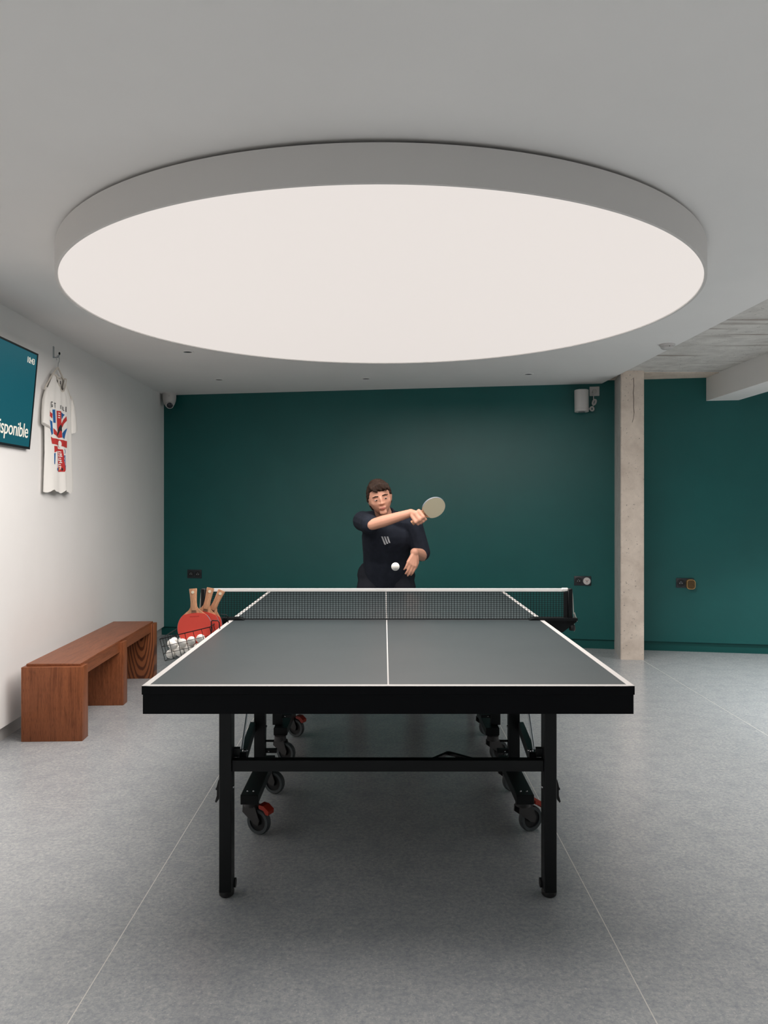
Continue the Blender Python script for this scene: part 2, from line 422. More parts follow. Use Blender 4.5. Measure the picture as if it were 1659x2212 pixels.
# dome camera
t = thing('security_camera', 'white dome security camera under the ceiling in the back left corner', 'camera', (-2.136, 7.645, CZ))
part('housing', 'white_plastic', t, lambda bm: lathe(bm, [(0, 0), (0.066, 0), (0.066, -0.045), (0.062, -0.075), (0.052, -0.105), (0.036, -0.13), (0.018, -0.143), (0, -0.146)], n=36), True)
dv = Vector((0.30, -0.80, -0.48)).normalized(); cc = Vector((0, 0, -0.098))
def _eye(bm): lathe(bm, [(0.0, 0.052), (0.033, 0.052), (0.039, 0.046), (0.042, 0.02), (0, 0.0)], cc, dv, 28)
ey = part('eyeball', 'white_plastic', t, _eye, True)
part('lens', 'lens_dark', ey, lambda bm: lathe(bm, [(0, 0.060), (0.018, 0.058), (0.030, 0.052), (0.030, 0.048), (0, 0.046)], cc, dv, 28), True)
part('microphone', 'socket_dark', t, lambda bm: ball(bm, (0.014, -0.0645, -0.032), 0.003, u=8, v=6))
# ------------------------------------------------------------------ wall sockets
AB = math.atan(-0.1796)                   # the back wall's turn about z
def wall_pt(x, d, z): return (x+d*math.sin(AB), YB(x)-d*math.cos(AB), z)
def socket(x, z, label):
    t = thing('wall_socket', label, 'socket', wall_pt(x, 0, z), (0, 0, AB), 'double sockets on the green wall')
    part('plate', 'socket_dark', t, lambda bm: box(bm, (-0.076, -0.009, -0.043), (0.076, 0, 0.043), bev=0.003, seg=2), True)
    for s in (-0.036, 0.036):
        w_ = part('socket_well', 'socket_well', t, lambda bm: lathe(bm, [(0.0, 0.0095), (0.026, 0.0095), (0.027, 0.0125), (0.031, 0.0125), (0.032, 0.009)], (s, 0, 0), (0, -1, 0), 28), True)
        for q in (-0.0095, 0.0095):
            part('contact', 'chrome', w_, lambda bm: cyl(bm, (s+q, -0.0096, -0.002), (s+q, -0.0112, -0.002), 0.0042, n=10))
        part('earth_pin', 'bright_steel', w_, lambda bm: cyl(bm, (s, -0.0096, 0.0105), (s, -0.014, 0.0105), 0.003, n=8))
    return t
socket(-1.902, 0.625, 'dark double wall socket at the left end of the green wall, left of the net')
socket(1.822, 0.622, 'dark double wall socket with a white adapter, just left of the concrete column')
socket(2.700, 0.618, 'dark double wall socket with a bronze plug, right of the concrete column')
t = thing('plug_adapter', 'round white plug adapter in the right hole of the socket beside the column', 'plug', wall_pt(1.858, 0.0125, 0.622), (0, 0, AB))
part('body', 'white_plastic', t, lambda bm: lathe(bm, [(0, 0), (0.029, 0), (0.034, 0.010), (0.034, 0.020), (0.031, 0.024), (0, 0.025)], (0, 0, 0), (0, -1, 0), 28), True)
for a, b in ((-0.010, 0.008), (0.010, 0.008), (0, -0.014)):
    part('pin_hole', 'brake_red', t, lambda bm: box(bm, (a-0.003, -0.0265, b-0.0022), (a+0.003, -0.0245, b+0.0022)))
part('centre_hole', 'socket_well', t, lambda bm: cyl(bm, (0, -0.0245, 0), (0, -0.0262, 0), 0.0045, n=10))
t = thing('plug_in_device', 'rounded bronze plug-in device on the socket right of the column', 'plug', wall_pt(2.742, 0.0125, 0.610), (0, 0, AB))
def rrect(w_, h_, r, n=6):
    P = []
    for cx, cz, a0 in ((w_-r, h_-r, 0), (-w_+r, h_-r, PI/2), (-w_+r, -h_+r, PI), (w_-r, -h_+r, 1.5*PI)):
        for k in range(n+1):
            a = a0+PI/2*k/n; P.append((cx+r*math.cos(a), cz+r*math.sin(a)))
    return P
part('body', 'gold_rim', t, lambda bm: prism(bm, rrect(0.036, 0.043, 0.024), lambda a, b: (a, 0, b), lambda a, b: (a, -0.040, b)), True)
part('front_panel', 'cork', t, lambda bm: prism(bm, rrect(0.031, 0.038, 0.021), lambda a, b: (a, -0.038, b), lambda a, b: (a, -0.0415, b)), True)
part('plug_stem', 'socket_dark', t, lambda bm: cyl(bm, (0, 0.003, 0.005), (0, -0.01, 0.005), 0.02, n=16))
# ------------------------------------------------------------------ wall speaker with its socket and cable
t = thing('wall_speaker', 'white cylindrical loudspeaker hung high on the green wall near the column', 'speaker', wall_pt(1.806, 0.105, 2.258), (math.radians(-3), 0, AB+0.12))
def _sp(bm):
    prism(bm, rrect(0.062, 0.055, 0.05, 10), lambda a, b: (a, b, -0.098), lambda a, b: (a, b, 0.098))
    es = [e for e in bm.edges if abs(e.verts[0].co.z-e.verts[1].co.z) < 1e-4]
    bmesh.ops.bevel(bm, geom=es, offset=0.010, segments=3, affect='EDGES')
part('cabinet', 'white_plastic', t, _sp, True)
part('base_ring', 'white_enamel', t, lambda bm: prism(bm, rrect(0.0628, 0.0558, 0.0505, 10), lambda a, b: (a, b, -0.076), lambda a, b: (a, b, -0.072)), True)
part('foot', 'joint_grey', t, lambda bm: cyl(bm, (0, 0, -0.098), (0, 0, -0.104), 0.03, n=24))
part('wall_bracket', 'white_plastic', t, lambda bm: box(bm, (-0.02, 0.05, -0.03), (0.02, 0.098, 0.04)))
def _cb(bm):
    P = [Vector((0.114, 0.082, 0.094)), Vector((0.114, 0.040, 0.093)), Vector((0.116, 0.038, 0.07)), Vector((0.116, 0.045, 0.03)), Vector((0.118, 0.045, 0.00))]
    tube(bm, P, 0.004, 8)
    for j in range(3):                     # a bundle of folded cable
        tube(bm, [Vector((0.118+0.013*math.sin(a)+0.006*j+0.007*math.cos(a), 0.043+0.006*j, -0.002+0.026*math.cos(a))) for a in [2*PI*k/14 for k in range(14)]], 0.0045, 6, closed=True)
    tube(bm, [(0.118, 0.045, -0.026), (0.11, 0.045, -0.04), (0.10, 0.045, -0.050)], 0.004, 8)
    for j in range(2):
        tube(bm, [Vector((0.098+0.014*math.sin(a)+0.008*j, 0.043+0.006*j, -0.063+0.019*math.cos(a))) for a in [2*PI*k/12 for k in range(12)]], 0.0055, 6, closed=True)
    tube(bm, [(0.092, 0.045, -0.066), (0.075, 0.045, -0.064), (0.055, 0.035, -0.060)], 0.006, 8)
part('cable', 'white_plastic', t, _cb, True)
t = thing('speaker_socket', 'square white wall socket behind the white loudspeaker, feeding its cable', 'socket', wall_pt(1.926, 0, 2.357), (0, 0, AB))
part('plate', 'white_plastic', t, lambda bm: box(bm, (-0.044, -0.010, -0.043), (0.044, 0, 0.043), bev=0.003, seg=2), True)
part('socket_well', 'white_enamel', t, lambda bm: lathe(bm, [(0, 0.0105), (0.016, 0.0105), (0.018, 0.013), (0.021, 0.013), (0.022, 0.009)], (0, 0, 0), (0, -1, 0), 24), True)
# ------------------------------------------------------------------ television on the left wall
AL = math.atan(0.0332)                    # left wall's turn about z; local +y runs along the wall away from us
TVR = Matrix.Rotation(AL, 4, 'Z') @ Matrix.Rotation(math.radians(5.05), 4, 'Y')
t = thing('television', 'flat black television tilted forward on the white wall, showing a teal screen', 'television', (-2.072, 4.55, 1.930), TVR.to_euler())
TW, TH = 1.00, 0.284
part('housing', 'tv_bezel', t, lambda bm: box(bm, (-0.028, -TW, -TH), (-0.004, 0, TH), bev=0.003), True)
part('bezel', 'tv_bezel', t, lambda bm: [box(bm, (-0.006, -TW, TH-0.010), (0, 0, TH)), box(bm, (-0.006, -TW, -TH), (0, 0, -TH+0.014)),
                                         box(bm, (-0.006, -0.010, -TH), (0, 0, TH)), box(bm, (-0.006, -TW, -TH), (0, -TW+0.010, TH))])
scr = part('screen', 'tv_screen', t, lambda bm: box(bm, (-0.006, -TW+0.009, -TH+0.013), (-0.0035, -0.009, TH-0.009)))
part('wall_mount', 'black_plastic', t, lambda bm: box(bm, (-0.05, -0.72, -0.16), (-0.026, -0.30, 0.16)))
part('sensor_bar', 'dark_grey_plastic', t, lambda bm: box(bm, (-0.024, -0.62, -TH-0.010), (-0.006, -0.40, -TH)))
def text_part(name, s, size, parent, M, mt, align='RIGHT', ext=0.0006):
    cu = bpy.data.curves.new(name, 'FONT'); cu.body = s; cu.size = size; cu.align_x = align; cu.extrude = ext
    cu.space_character = 0.95; cu.resolution_u = 3
    to = bpy.data.objects.new(name, cu); C.objects.link(to)
    bpy.context.view_layer.update()
    me = bpy.data.meshes.new_from_object(to.evaluated_get(bpy.context.evaluated_depsgraph_get()))
    bpy.data.objects.remove(to); me.transform(M); me.materials.clear(); me.materials.append(MATS[mt]); me.name = name
    o = bpy.data.objects.new(name, me); C.objects.link(o); o.parent = parent
    return o
# text plane: x of text -> local +y, y of text -> local +z, facing +x
TXT = lambda y, z, sx=1.0: Matrix.Translation((-0.0026, y, z)) @ Matrix(((0, 0, 1, 0), (1, 0, 0, 0), (0, 1, 0, 0), (0, 0, 0, 1))) @ Matrix.Diagonal((sx, 1, 1, 1))
text_part('status_text', 'disponible', 0.116, scr, TXT(-0.036, -0.219, 0.95), 'tv_text')
text_part('clock_text', '10:43', 0.049, scr, TXT(-0.033, 0.211, 1.04), 'tv_text')
# ------------------------------------------------------------------ T-shirt on a hanger on a wall hook
SR = Matrix.Rotation(AL, 4, 'Z')
def wl_loc(y, d, z): return (XL(y)+d, y, z)
t = thing('wall_hook', 'thin grey metal hook on the white wall holding the shirt hanger', 'hook', wl_loc(4.955, 0, 2.302), SR.to_euler())
part('plate', 'bright_steel', t, lambda bm: box(bm, (0, -0.008, -0.036), (0.006, 0.008, 0.040), bev=0.002), True)
part('prong', 'bright_steel', t, lambda bm: tube(bm, [(0.004, 0, -0.030), (0.022, 0, -0.033), (0.034, 0, -0.028), (0.040, 0, -0.010)], 0.004, 8), True)
part('prong_tip', 'black_plastic', t, lambda bm: ball(bm, (0.040, 0, -0.006), (0.006, 0.006, 0.010)), True)
t = thing('clothes_hanger', 'cream clothes hanger with a wire hook carrying the white shirt', 'hanger', wl_loc(4.968, 0.026, 2.274), SR.to_euler())
def _hw(bm):
    P = [Vector((0, 0.022*math.cos(a), 0.0+0.022*math.sin(a)-0.012)) for a in [PI*(1.15-1.35*k/10) for k in range(11)]]
    P += [Vector((0, 0.004, -0.042)), Vector((0, 0, -0.066))]
    tube(bm, P, 0.0022, 8)
part('wire_hook', 'chrome', t, _hw, True)
def _hb(bm):
    P = [Vector((0, s, -0.066-0.60*abs(s)-0.90*s*s)) for s in [-0.215+0.0215*k for k in range(21)]]
    tube(bm, P, 0.0055, 8)
part('shoulder_bar', 'hanger_cream', t, _hb, True)
# shirt in wall coordinates: local y along wall (0 at 4.86), z height (0 at 1.40), x off the wall
t = thing('tshirt', 'white printed short-sleeved tee hanging from a hook on the white wall', 'shirt', wl_loc(4.982, -0.010, 1.40), SR.to_euler())
t.scale = (0.75, 0.92, 1.0)
def shirt_surf():
    bm = BM()
    rows = []
    H = [0.004, 0.03, 0.08, 0.16, 0.25, 0.33, 0.40, 0.47, 0.53, 0.58, 0.625, 0.655, 0.68, 0.705, 0.725, 0.745, 0.760]
    NC = 26
    def half(z):
        if z < 0.45: return 0.250-0.012*math.sin(z*6)
        if z < 0.60: return 0.245+0.0*(z-0.45)
        k = min(1, (z-0.60)/0.160); return 0.245-0.158*k**0.92
    for z in H:
        hw = half(z); fr = []; bk = []
        for i in range(NC+1):
            u = -1+2*i/NC; y = u*hw-0.005
            hem = 1-min(1, z/0.5)
            fold = 0.010*hem*math.sin(u*9+0.7+z*2)+0.004*math.sin(u*15+z*9)
            prof = (1-abs(u)**2.6)
            top = 1-max(0, (z-0.62)/0.2)
            zz = z+(0.008*math.sin(u*8)+0.004*math.sin(u*17) if z < 0.01 else 0)
            # collar scoop at the top of the front
            scoop = 0
            if z > 0.62 and abs(y) < 0.085: scoop = 0
            zs = 0.655+0.105*(abs(y)/0.088)**2.2
            fr.append(Vector((0.052+0.036*prof*max(0.45, top)+fold, y, min(zz, zs) if z > 0.6 and abs(y) < 0.088 else zz)))
            bk.append(Vector((0.045-0.024*prof, y, zz)))
        rows.append(fr+bk[::-1])
    V = [[bm.verts.new(p) for p in r] for r in rows]
    n = len(V[0])
    for a in range(len(V)-1):
        for k in range(n):
            z = H[a]
            bm.faces.new((V[a][k], V[a][(k+1) % n], V[a+1][(k+1) % n], V[a+1][k]))
    # sleeves
    for s in (-1, 1):
        tops = [Vector((0.052, s*0.222, 0.655)), Vector((0.054, s*0.262, 0.60)), Vector((0.058, s*0.288, 0.51)), Vector((0.060, s*0.305, 0.425))]
        bots = [Vector((0.050, s*0.20, 0.47)), Vector((0.052, s*0.205, 0.44)), Vector((0.056, s*0.200, 0.41)), Vector((0.058, s*0.170, 0.392))]
        thick = [0.026, 0.028, 0.026, 0.024]
        R = []
        for a, b, th in zip(tops, bots, thick):
            ring = []
            for k in range(14):
                an = 2*PI*k/14; c = (a+b)/2; h = (a-b)/2
                ring.append(bm.verts.new(c+h*math.cos(an)+Vector((1, 0, 0))*th*math.sin(an)*(1+0.18*math.sin(an*5))))
            R.append(ring)
        for i in range(3):
            for k in range(14): bm.faces.new((R[i][k], R[i][(k+1) % 14], R[i+1][(k+1) % 14], R[i+1][k]))
        bm.faces.new(R[0]); bm.faces.new(R[-1][::-1])
    return bm
bm = shirt_surf()
tree = None
sb = obj('shirt_body', bm, 'shirt_cotton', t, True, 60)
bmt = BM(); bmt.from_mesh(sb.data); tree = BVHTree.FromBMesh(bmt)
def shirt_x(y, z):
    h = tree.ray_cast(Vector((0.5, y, z)), Vector((-1, 0, 0)))
    return h[0].x if h[0] else 0.085
# collar ring
def _col(bm):
    P = []
    for k in range(32):
        a = 2*PI*k/32; y = 0.086*math.cos(a)-0.005
        if math.sin(a) >= 0: P.append(Vector((0.036, y, 0.752-0.006*math.sin(a))))
        else:
            z = 0.655+0.100*(abs(y+0.005)/0.088)**2.2
            P.append(Vector((0.052+0.030*(1-abs(y/0.15)**2.6), y, z)))
    tube(bm, P, 0.0042, 6, closed=True)
part('collar', 'hanger_cream', t, _col, True)
for y in (-0.025, 0.03):
    part('neck_label', 'print_black', t, lambda bm: box(bm, (0.046, y-0.006, 0.706), (0.048, y+0.006, 0.728)))
def patch(bm, pts):
    P = [(y-4.915, z-1.40) for y, z in pts]
    F = bm.faces.new([bm.verts.new((shirt_x(a, b)+0.0022, a, b)) for a, b in P])
    bmesh.ops.triangulate(bm, faces=[F])
    # keep it on the cloth where the cloth bulges
    bmesh.ops.subdivide_edges(bm, edges=[e for e in bm.edges], cuts=4, use_grid_fill=True)
    for v in bm.verts: v.co.x = shirt_x(v.co.y, v.co.z)+0.0026
def prints(name, mt, polys):
    for p in polys:
        bm = BM(); patch(bm, p)
        geo = bmesh.ops.extrude_face_region(bm, geom=list(bm.faces))
        bmesh.ops.translate(bm, vec=(-0.001, 0, 0), verts=[g for g in geo['geom'] if isinstance(g, bmesh.types.BMVert)])
        obj(name, bm, mt, sb)
prints('red_print', 'print_red', [
 [(4.685, 1.895), (4.704, 1.909), (4.739, 1.892), (4.739, 1.862)],
 [(4.802, 1.918), (4.859, 1.921), (4.877, 1.753), (4.834, 1.747), (4.81, 1.827)],
 [(4.959, 1.899), (4.966, 1.871), (4.871, 1.815), (4.869, 1.843)],
 [(4.751, 1.802), (4.810, 1.778), (4.829, 1.749), (4.757, 1.766)],
 [(4.727, 1.747), (4.745, 1.740), (4.80, 1.739), (4.80, 1.701), (4.739, 1.704)], [(4.80, 1.739), (4.89, 1.738), (4.89, 1.697), (4.80, 1.701)], [(4.89, 1.738), (4.976, 1.737), (4.976, 1.693), (4.89, 1.697)],
 [(4.763, 1.692), (4.816, 1.692), (4.822, 1.668), (4.766, 1.65)],
 [(4.816, 1.677), (4.89, 1.677), (4.892, 1.562), (4.93, 1.545), (4.915, 1.534), (4.826, 1.531)]])
prints('blue_print', 'print_blue', [
 [(4.739, 1.918), (4.774, 1.922), (4.778, 1.838), (4.751, 1.837)],
 [(4.865, 1.914), (4.934, 1.906), (4.871, 1.87)],
 [(4.698, 1.857), (4.739, 1.843), (4.749, 1.768), (4.736, 1.757)],
 [(4.882, 1.782), (4.975, 1.823), (4.927, 1.748), (4.884, 1.754)],
 [(4.763, 1.645), (4.778, 1.648), (4.771, 1.575), (4.763, 1.579)],
 [(4.915, 1.576), (4.95, 1.58), (4.95, 1.551)]])
def strip(y0, z0, y1, z1): return [(y0, z0), (y1, z0), (y1, z1), (y0, z1)]
def disc_poly(cy, cz, r, n=14): return [(cy+r*math.cos(2*PI*k/n), cz+r*math.sin(2*PI*k/n)) for k in range(n)]
def prints2(name, mt, polys, lift):
    for p in polys:
        bm = BM()
        P = [(y-4.915, z-1.40) for y, z in p]
        f0 = lambda a, b: (shirt_x(a, b)+lift, a, b)
        f1 = lambda a, b: (shirt_x(a, b)+lift+0.001, a, b)
        prism(bm, P, f0, f1)
        obj(name, bm, mt, sb)
prints2('white_roundel', 'shirt_cotton', [disc_poly(4.847, 1.709, 0.022)], 0.0046)
prints2('player_print', 'print_black', [[(4.853, 1.832), (4.862, 1.836), (4.868, 1.822), (4.871, 1.791), (4.850, 1.798), (4.81, 1.757), (4.801, 1.760), (4.824, 1.793), (4.833, 1.815)]], 0.0040)
prints2('white_lettering', 'shirt_cotton', [strip(4.826+0.02*(k % 2), 1.662-0.0135*k, 4.870+0.012*((k*7) % 3)/2, 1.656-0.0135*k) for k in range(8)]
        + [strip(4.832, 1.662-0.0405*k, 4.839, 1.640-0.0405*k) for k in range(3)] + [strip(4.864, 1.650-0.0405*k, 4.871, 1.630-0.0405*k) for k in range(3)]
        + [strip(4.822, 1.908-0.014*k, 4.846, 1.902-0.014*k) for k in range(3)], 0.0024)
prints2('colour_dots', 'print_yellow', [disc_poly(4.853, 1.549, 0.010)], 0.0026)
prints2('colour_dots', 'print_blue', [disc_poly(4.814, 1.547, 0.010)], 0.0030)
prints2('colour_dots', 'print_black', [disc_poly(4.884, 1.549, 0.009)], 0.0026)
TX2 = lambda y, z, x: Matrix.Translation((x, y, z)) @ Matrix(((0, 0, 1, 0), (1, 0, 0, 0), (0, 1, 0, 0), (0, 0, 0, 1)))
text_part('print_lettering', 'G', 0.050, sb, TX2(4.700-4.915, 1.932-1.40, shirt_x(-0.15, 0.545)+0.002), 'print_black', 'LEFT', 0.0008)
text_part('print_lettering', 'T', 0.046, sb, TX2(4.757-4.915, 1.932-1.40, shirt_x(-0.10, 0.545)+0.002), 'print_black', 'LEFT', 0.0008)
prints2('worn_lettering', 'print_black', [strip(4.847, 1.958, 4.851, 1.934), strip(4.862, 1.958, 4.875, 1.955), strip(4.872, 1.953, 4.876, 1.936),
        strip(4.888, 1.955, 4.892, 1.930), strip(4.910, 1.955, 4.914, 1.930), strip(4.914, 1.934, 4.924, 1.930), strip(4.944, 1.960, 4.955, 1.926)], 0.0024)
text_part('print_lettering', 'D', 0.046, sb, Matrix.Translation((shirt_x(0.06, 0.265)+0.006, 4.910-4.915, 1.650-1.40)) @ Matrix(((0, 0, 1, 0), (1, 0, 0, 0), (0, 1, 0, 0), (0, 0, 0, 1))), 'print_blue', 'LEFT', 0.0008)
prints2('blue_lettering', 'print_blue', [strip(4.905+0.018*(k % 2), 1.640-0.013*k, 4.946-0.010*((k*5) % 3)/2, 1.634-0.013*k) for k in range(5)]
        + [strip(4.905, 1.640-0.026*k, 4.911, 1.622-0.026*k) for k in range(2)] + [strip(4.938, 1.632-0.026*k, 4.944, 1.615-0.026*k) for k in range(2)], 0.0024)
# ------------------------------------------------------------------ oak bench
BR = math.atan(0.040)
t = thing('bench', 'long reddish brown wooden bench with three slab legs along the white wall', 'bench', (-1.852, 4.28, 0), (0, 0, BR))
BWd = 0.168
for k, (y0, y1, mt) in enumerate([(0.0, 0.095, 'oak_upright'), (0.765, 0.855, 'oak_upright'), (1.545, 1.635, 'oak_swirl')]):
    part('leg', mt, t, lambda bm: box(bm, (-BWd, y0, 0), (BWd, y1, 0.4147), bev=0.0025, seg=2), True)
part('seat', 'oak_long', t, lambda bm: box(bm, (-BWd+0.016, 0.030, 0.4147), (BWd-0.022, 1.600, 0.428), bev=0.0015), True)
for s in (-1, 1):
    xo = BWd-0.022 if s > 0 else -BWd+0.016
    part('side_rail', 'oak_long', t, lambda bm: [box(bm, (min(xo, xo-s*0.03), a, 0.352), (max(xo, xo-s*0.03), b, 0.4147)) for a, b in ((0.095, 0.765), (0.855, 1.545))])
# ------------------------------------------------------------------ table tennis table
TX, YN, Y1, Y2 = 0.0130, 3.744, 2.374, 5.114
HW = 0.7625; TZ = 0.76
t = thing('table_tennis_table', 'slate grey table tennis table with white lines and black steel frame', 'table', (TX, YN, 0))
tbl = t
for s in (-1, 1):
    ya, yb = (0.003, 1.37) if s > 0 else (-1.37, -0.003)
    h = part('tabletop', 'black_frame', t, lambda bm: box(bm, (-HW, ya, TZ-0.027), (HW, yb, TZ-0.0008), bev=0.001))
    part('playing_surface', 'table_slate', h, lambda bm: box(bm, (-HW+0.0005, ya+0.0005, TZ-0.001), (HW-0.0005, yb-0.0005, TZ)))
    for q in (-1, 1):
        part('side_line', 'table_line', h, lambda bm: box(bm, (q*HW if q < 0 else HW-0.02, ya, TZ-0.001), (q*HW+0.02 if q < 0 else HW, yb, TZ+0.0004)))
    ye = yb if s > 0 else ya
    part('end_line', 'table_line', h, lambda bm: box(bm, (-HW, min(ye, ye-s*0.02), TZ-0.001), (HW, max(ye, ye-s*0.02), TZ+0.0005)))
    part('centre_line', 'table_line', h, lambda bm: box(bm, (-0.0022, ya, TZ-0.001), (0.0022, yb, TZ+0.0003)))
    yi = ya if s > 0 else yb
    part('inner_edge', 'joint_grey', h, lambda bm: box(bm, (-HW+0.021, min(yi, yi+s*0.006), TZ-0.001), (HW-0.021, max(yi, yi+s*0.006), TZ+0.0004)))
    # apron: steel box frame below the top
    def _ap(bm):
        z0, z1 = TZ-0.087, TZ-0.027; o_ = HW-0.003
        a, b = ya+(0.003 if s < 0 else 0.0), yb-(0.003 if s > 0 else 0.0)
        box(bm, (-o_, ye-s*0.003-(0.03 if s > 0 else 0), z0), (o_, ye-s*0.003+(0 if s > 0 else 0.03), z1))
        box(bm, (-o_, a+0.002, z0), (-o_+0.03, b-0.002, z1)); box(bm, (o_-0.03, a+0.002, z0), (o_, b-0.002, z1))
        box(bm, (-o_+0.03, yi+s*0.02-0.015, z0+0.01), (o_-0.03, yi+s*0.02+0.015, z1))
        box(bm, (-o_+0.03, yi+s*0.62-0.015, z0+0.02), (o_-0.03, yi+s*0.62+0.015, z1))
    part('apron', 'black_frame', t, _ap)
    # outer legs
    for q in (-1, 1):
        xc_ = q*0.545; yl = s*1.144
        yf, yk = (yl-0.030, yl+0.030)
        lg = part('leg', 'black_steel', t, lambda bm: box(bm, (xc_-0.0205, yf, 0.02), (xc_+0.0205, yk, TZ-0.03), bev=0.0025))
        part('foot', 'black_plastic', lg, lambda bm: lathe(bm, [(0, 0), (0.019, 0), (0.025, 0.006), (0.026, 0.018), (0.021, 0.026), (0, 0.027)], (xc_, yl-0.003, 0), n=24), True)
        part('foot_wheel', 'black_plastic', lg, lambda bm: cyl(bm, (xc_-q*0.010, yl+s*0.0+0.024, 0.030), (xc_-q*0.026, yl+0.024, 0.030), 0.016, n=18), True)
        # clip on the outside of the leg
        def _clip(bm):
            x0 = xc_+q*0.0205
            prism(bm, [(0, 0.395), (0.006, 0.392), (0.012, 0.368), (0.016, 0.362), (0.011, 0.358), (0.011, 0.340), (0.017, 0.320), (0.013, 0.316), (0.006, 0.325), (0.0, 0.345)],
                  lambda a, b: (x0+q*a, yl-0.012, b), lambda a, b: (x0+q*a, yl+0.012, b))
        part('clip', 'black_plastic', lg, _clip)
        part('bolt', 'chrome', lg, lambda bm: ball(bm, (xc_-q*0.0215, yl, 0.365), (0.004, 0.005, 0.005), u=10, v=8), True)
        # corner bracket and folding stay back to the post
        part('leg_bracket', 'black_steel', lg, lambda bm: box(bm, (min(xc_-q*0.0205, xc_-q*0.040), yl+(-s*0.02)-0.010, 0.4625), (max(xc_-q*0.0205, xc_-q*0.040), yl-s*0.02+0.010, 0.492)))
        def _stay(bm):
            a = Vector((xc_-q*0.047, yl-s*0.035, 0.450)); b = Vector((xc_+q*0.056, s*0.297, 0.324))
            d = (b-a).normalized(); x_, y_, _ = frame(d)
            up = Vector((0, 0, 1)); n_ = d.cross(Vector((1, 0, 0))).normalized()
            V = []
            for pnt in (a, b):
                for dx, dz in ((-0.012, -0.021), (0.012, -0.021), (0.012, 0.021), (-0.012, 0.021)):
                    V.append(bm.verts.new(pnt+Vector((dx, 0, 0))+n_*dz))
            for f in ((0, 1, 2, 3), (7, 6, 5, 4), (0, 4, 5, 1), (1, 5, 6, 2), (2, 6, 7, 3), (3, 7, 4, 0)): bm.faces.new([V[i] for i in f])
        part('folding_stay', 'black_steel', t, _stay)
        part('gas_strut', 'bright_steel', t, lambda bm: cyl(bm, (xc_-q*0.040, yl-s*0.055, 0.475), (xc_-q*0.066, yl-s*0.13, 0.735), 0.0048, n=10), True)
        part('stay_bolt', 'chrome', t, lambda bm: [ball(bm, (xc_-q*0.050, yl-s*0.052, 0.470), 0.008, u=10, v=8), ball(bm, (xc_-q*0.058, yl-s*0.052, 0.472), 0.005, u=8, v=6)], True)
        # inner post on the wheel beam
        xp = q*0.5705; yp = s*0.285
        ps = part('post', 'black_steel', t, lambda bm: box(bm, (xp-0.025, yp-0.02, 0.17), (xp+0.025, yp+0.02, TZ-0.03), bev=0.002))
        part('post_stub', 'black_steel', ps, lambda bm: cyl(bm, (xp+q*0.020, yp, 0.325), (xp+q*0.044, yp, 0.325), 0.012, n=12))
        part('lock_pin', 'black_steel', ps, lambda bm: cyl(bm, (xp-q*0.025, yp, 0.257), (xp-q*0.062, yp, 0.257), 0.005, n=10))
        part('pin_bracket', 'black_steel', ps, lambda bm: box(bm, (min(xp-q*0.025, xp-q*0.075), yp-0.01, 0.205), (max(xp-q*0.025, xp-q*0.075), yp+0.01, 0.222)))
        part('bolt', 'chrome', ps, lambda bm: ball(bm, (xp-q*0.027, yp, 0.322), (0.006, 0.005, 0.005), u=8, v=6), True)
        part('bolt', 'chrome', ps, lambda bm: ball(bm, (xp-q*0.040, yp-0.011, 0.213), 0.004, u=8, v=6), True)
        # wheel beam with two casters
        xb = q*0.5475
        y_in, y_out = s*0.215, s*0.700
        def _beam(bm):
            a, b = min(y_in, y_out), max(y_in, y_out)
            box(bm, (xb-0.035, a, 0.131), (xb+0.035, b, 0.170), bev=0.002)
        beam = part('wheel_beam', 'black_steel', t, _beam)
        for dx in (-0.012, 0.012):
            part('beam_bolt', 'chrome', beam, lambda bm: ball(bm, (xb+dx, y_out-s*0.035, 0.171), 0.0045, u=8, v=6), True)
        for (yw, brake) in ((s*0.225, False), (s*0.658, True)):
            cx = Vector((xb, yw+(-s*0.012), 0))
            if q > 0: fwd = Vector((0.90, 0.42, 0)).normalized()
            if q < 0: fwd = Vector((0.90, -0.42, 0)).normalized()
            sid = Vector((-fwd.y, fwd.x, 0)); R = 0.051
            wc = cx+fwd*0.036+Vector((0, 0, R))
            def _fork(bm):
                cyl(bm, cx+Vector((0, 0, 0.131)), cx+Vector((0, 0, 0.108)), 0.030, 0.031, n=20)
                for sg in (-1, 1):
                    o_ = sid*(0.018*sg)
                    P = [cx+o_-fwd*0.028+Vector((0, 0, 0.112)), cx+o_+fwd*0.030+Vector((0, 0, 0.112)), wc+o_+fwd*0.014+Vector((0, 0, 0.010)), wc+o_+fwd*0.008-Vector((0, 0, 0.012)), wc+o_-fwd*0.012-Vector((0, 0, 0.006)), cx+o_-fwd*0.030+Vector((0, 0, 0.085))]
                    w_ = sid*0.003
                    A = [bm.verts.new(p-w_) for p in P]; B = [bm.verts.new(p+w_) for p in P]
                    bm.faces.new(A[::-1]); bm.faces.new(B)
                    for k in range(6): bm.faces.new((A[k], A[(k+1) % 6], B[(k+1) % 6], B[k]))
            cs = part('caster', 'dark_grey_plastic', t, _fork, True)
            part('tyre', 'tyre_grey', cs, lambda bm: lathe(bm, [(0.036, -0.012), (0.048, -0.013), (R, -0.007), (R, 0.007), (0.048, 0.013), (0.036, 0.012)], wc, sid, 32, closed=True), True)
            part('wheel_hub', 'black_plastic', cs, lambda bm: lathe(bm, [(0, -0.010), (0.013, -0.012), (0.015, -0.006), (0.036, -0.006), (0.036, 0.006), (0.015, 0.006), (0.013, 0.012), (0, 0.010)], wc, sid, 24), True)
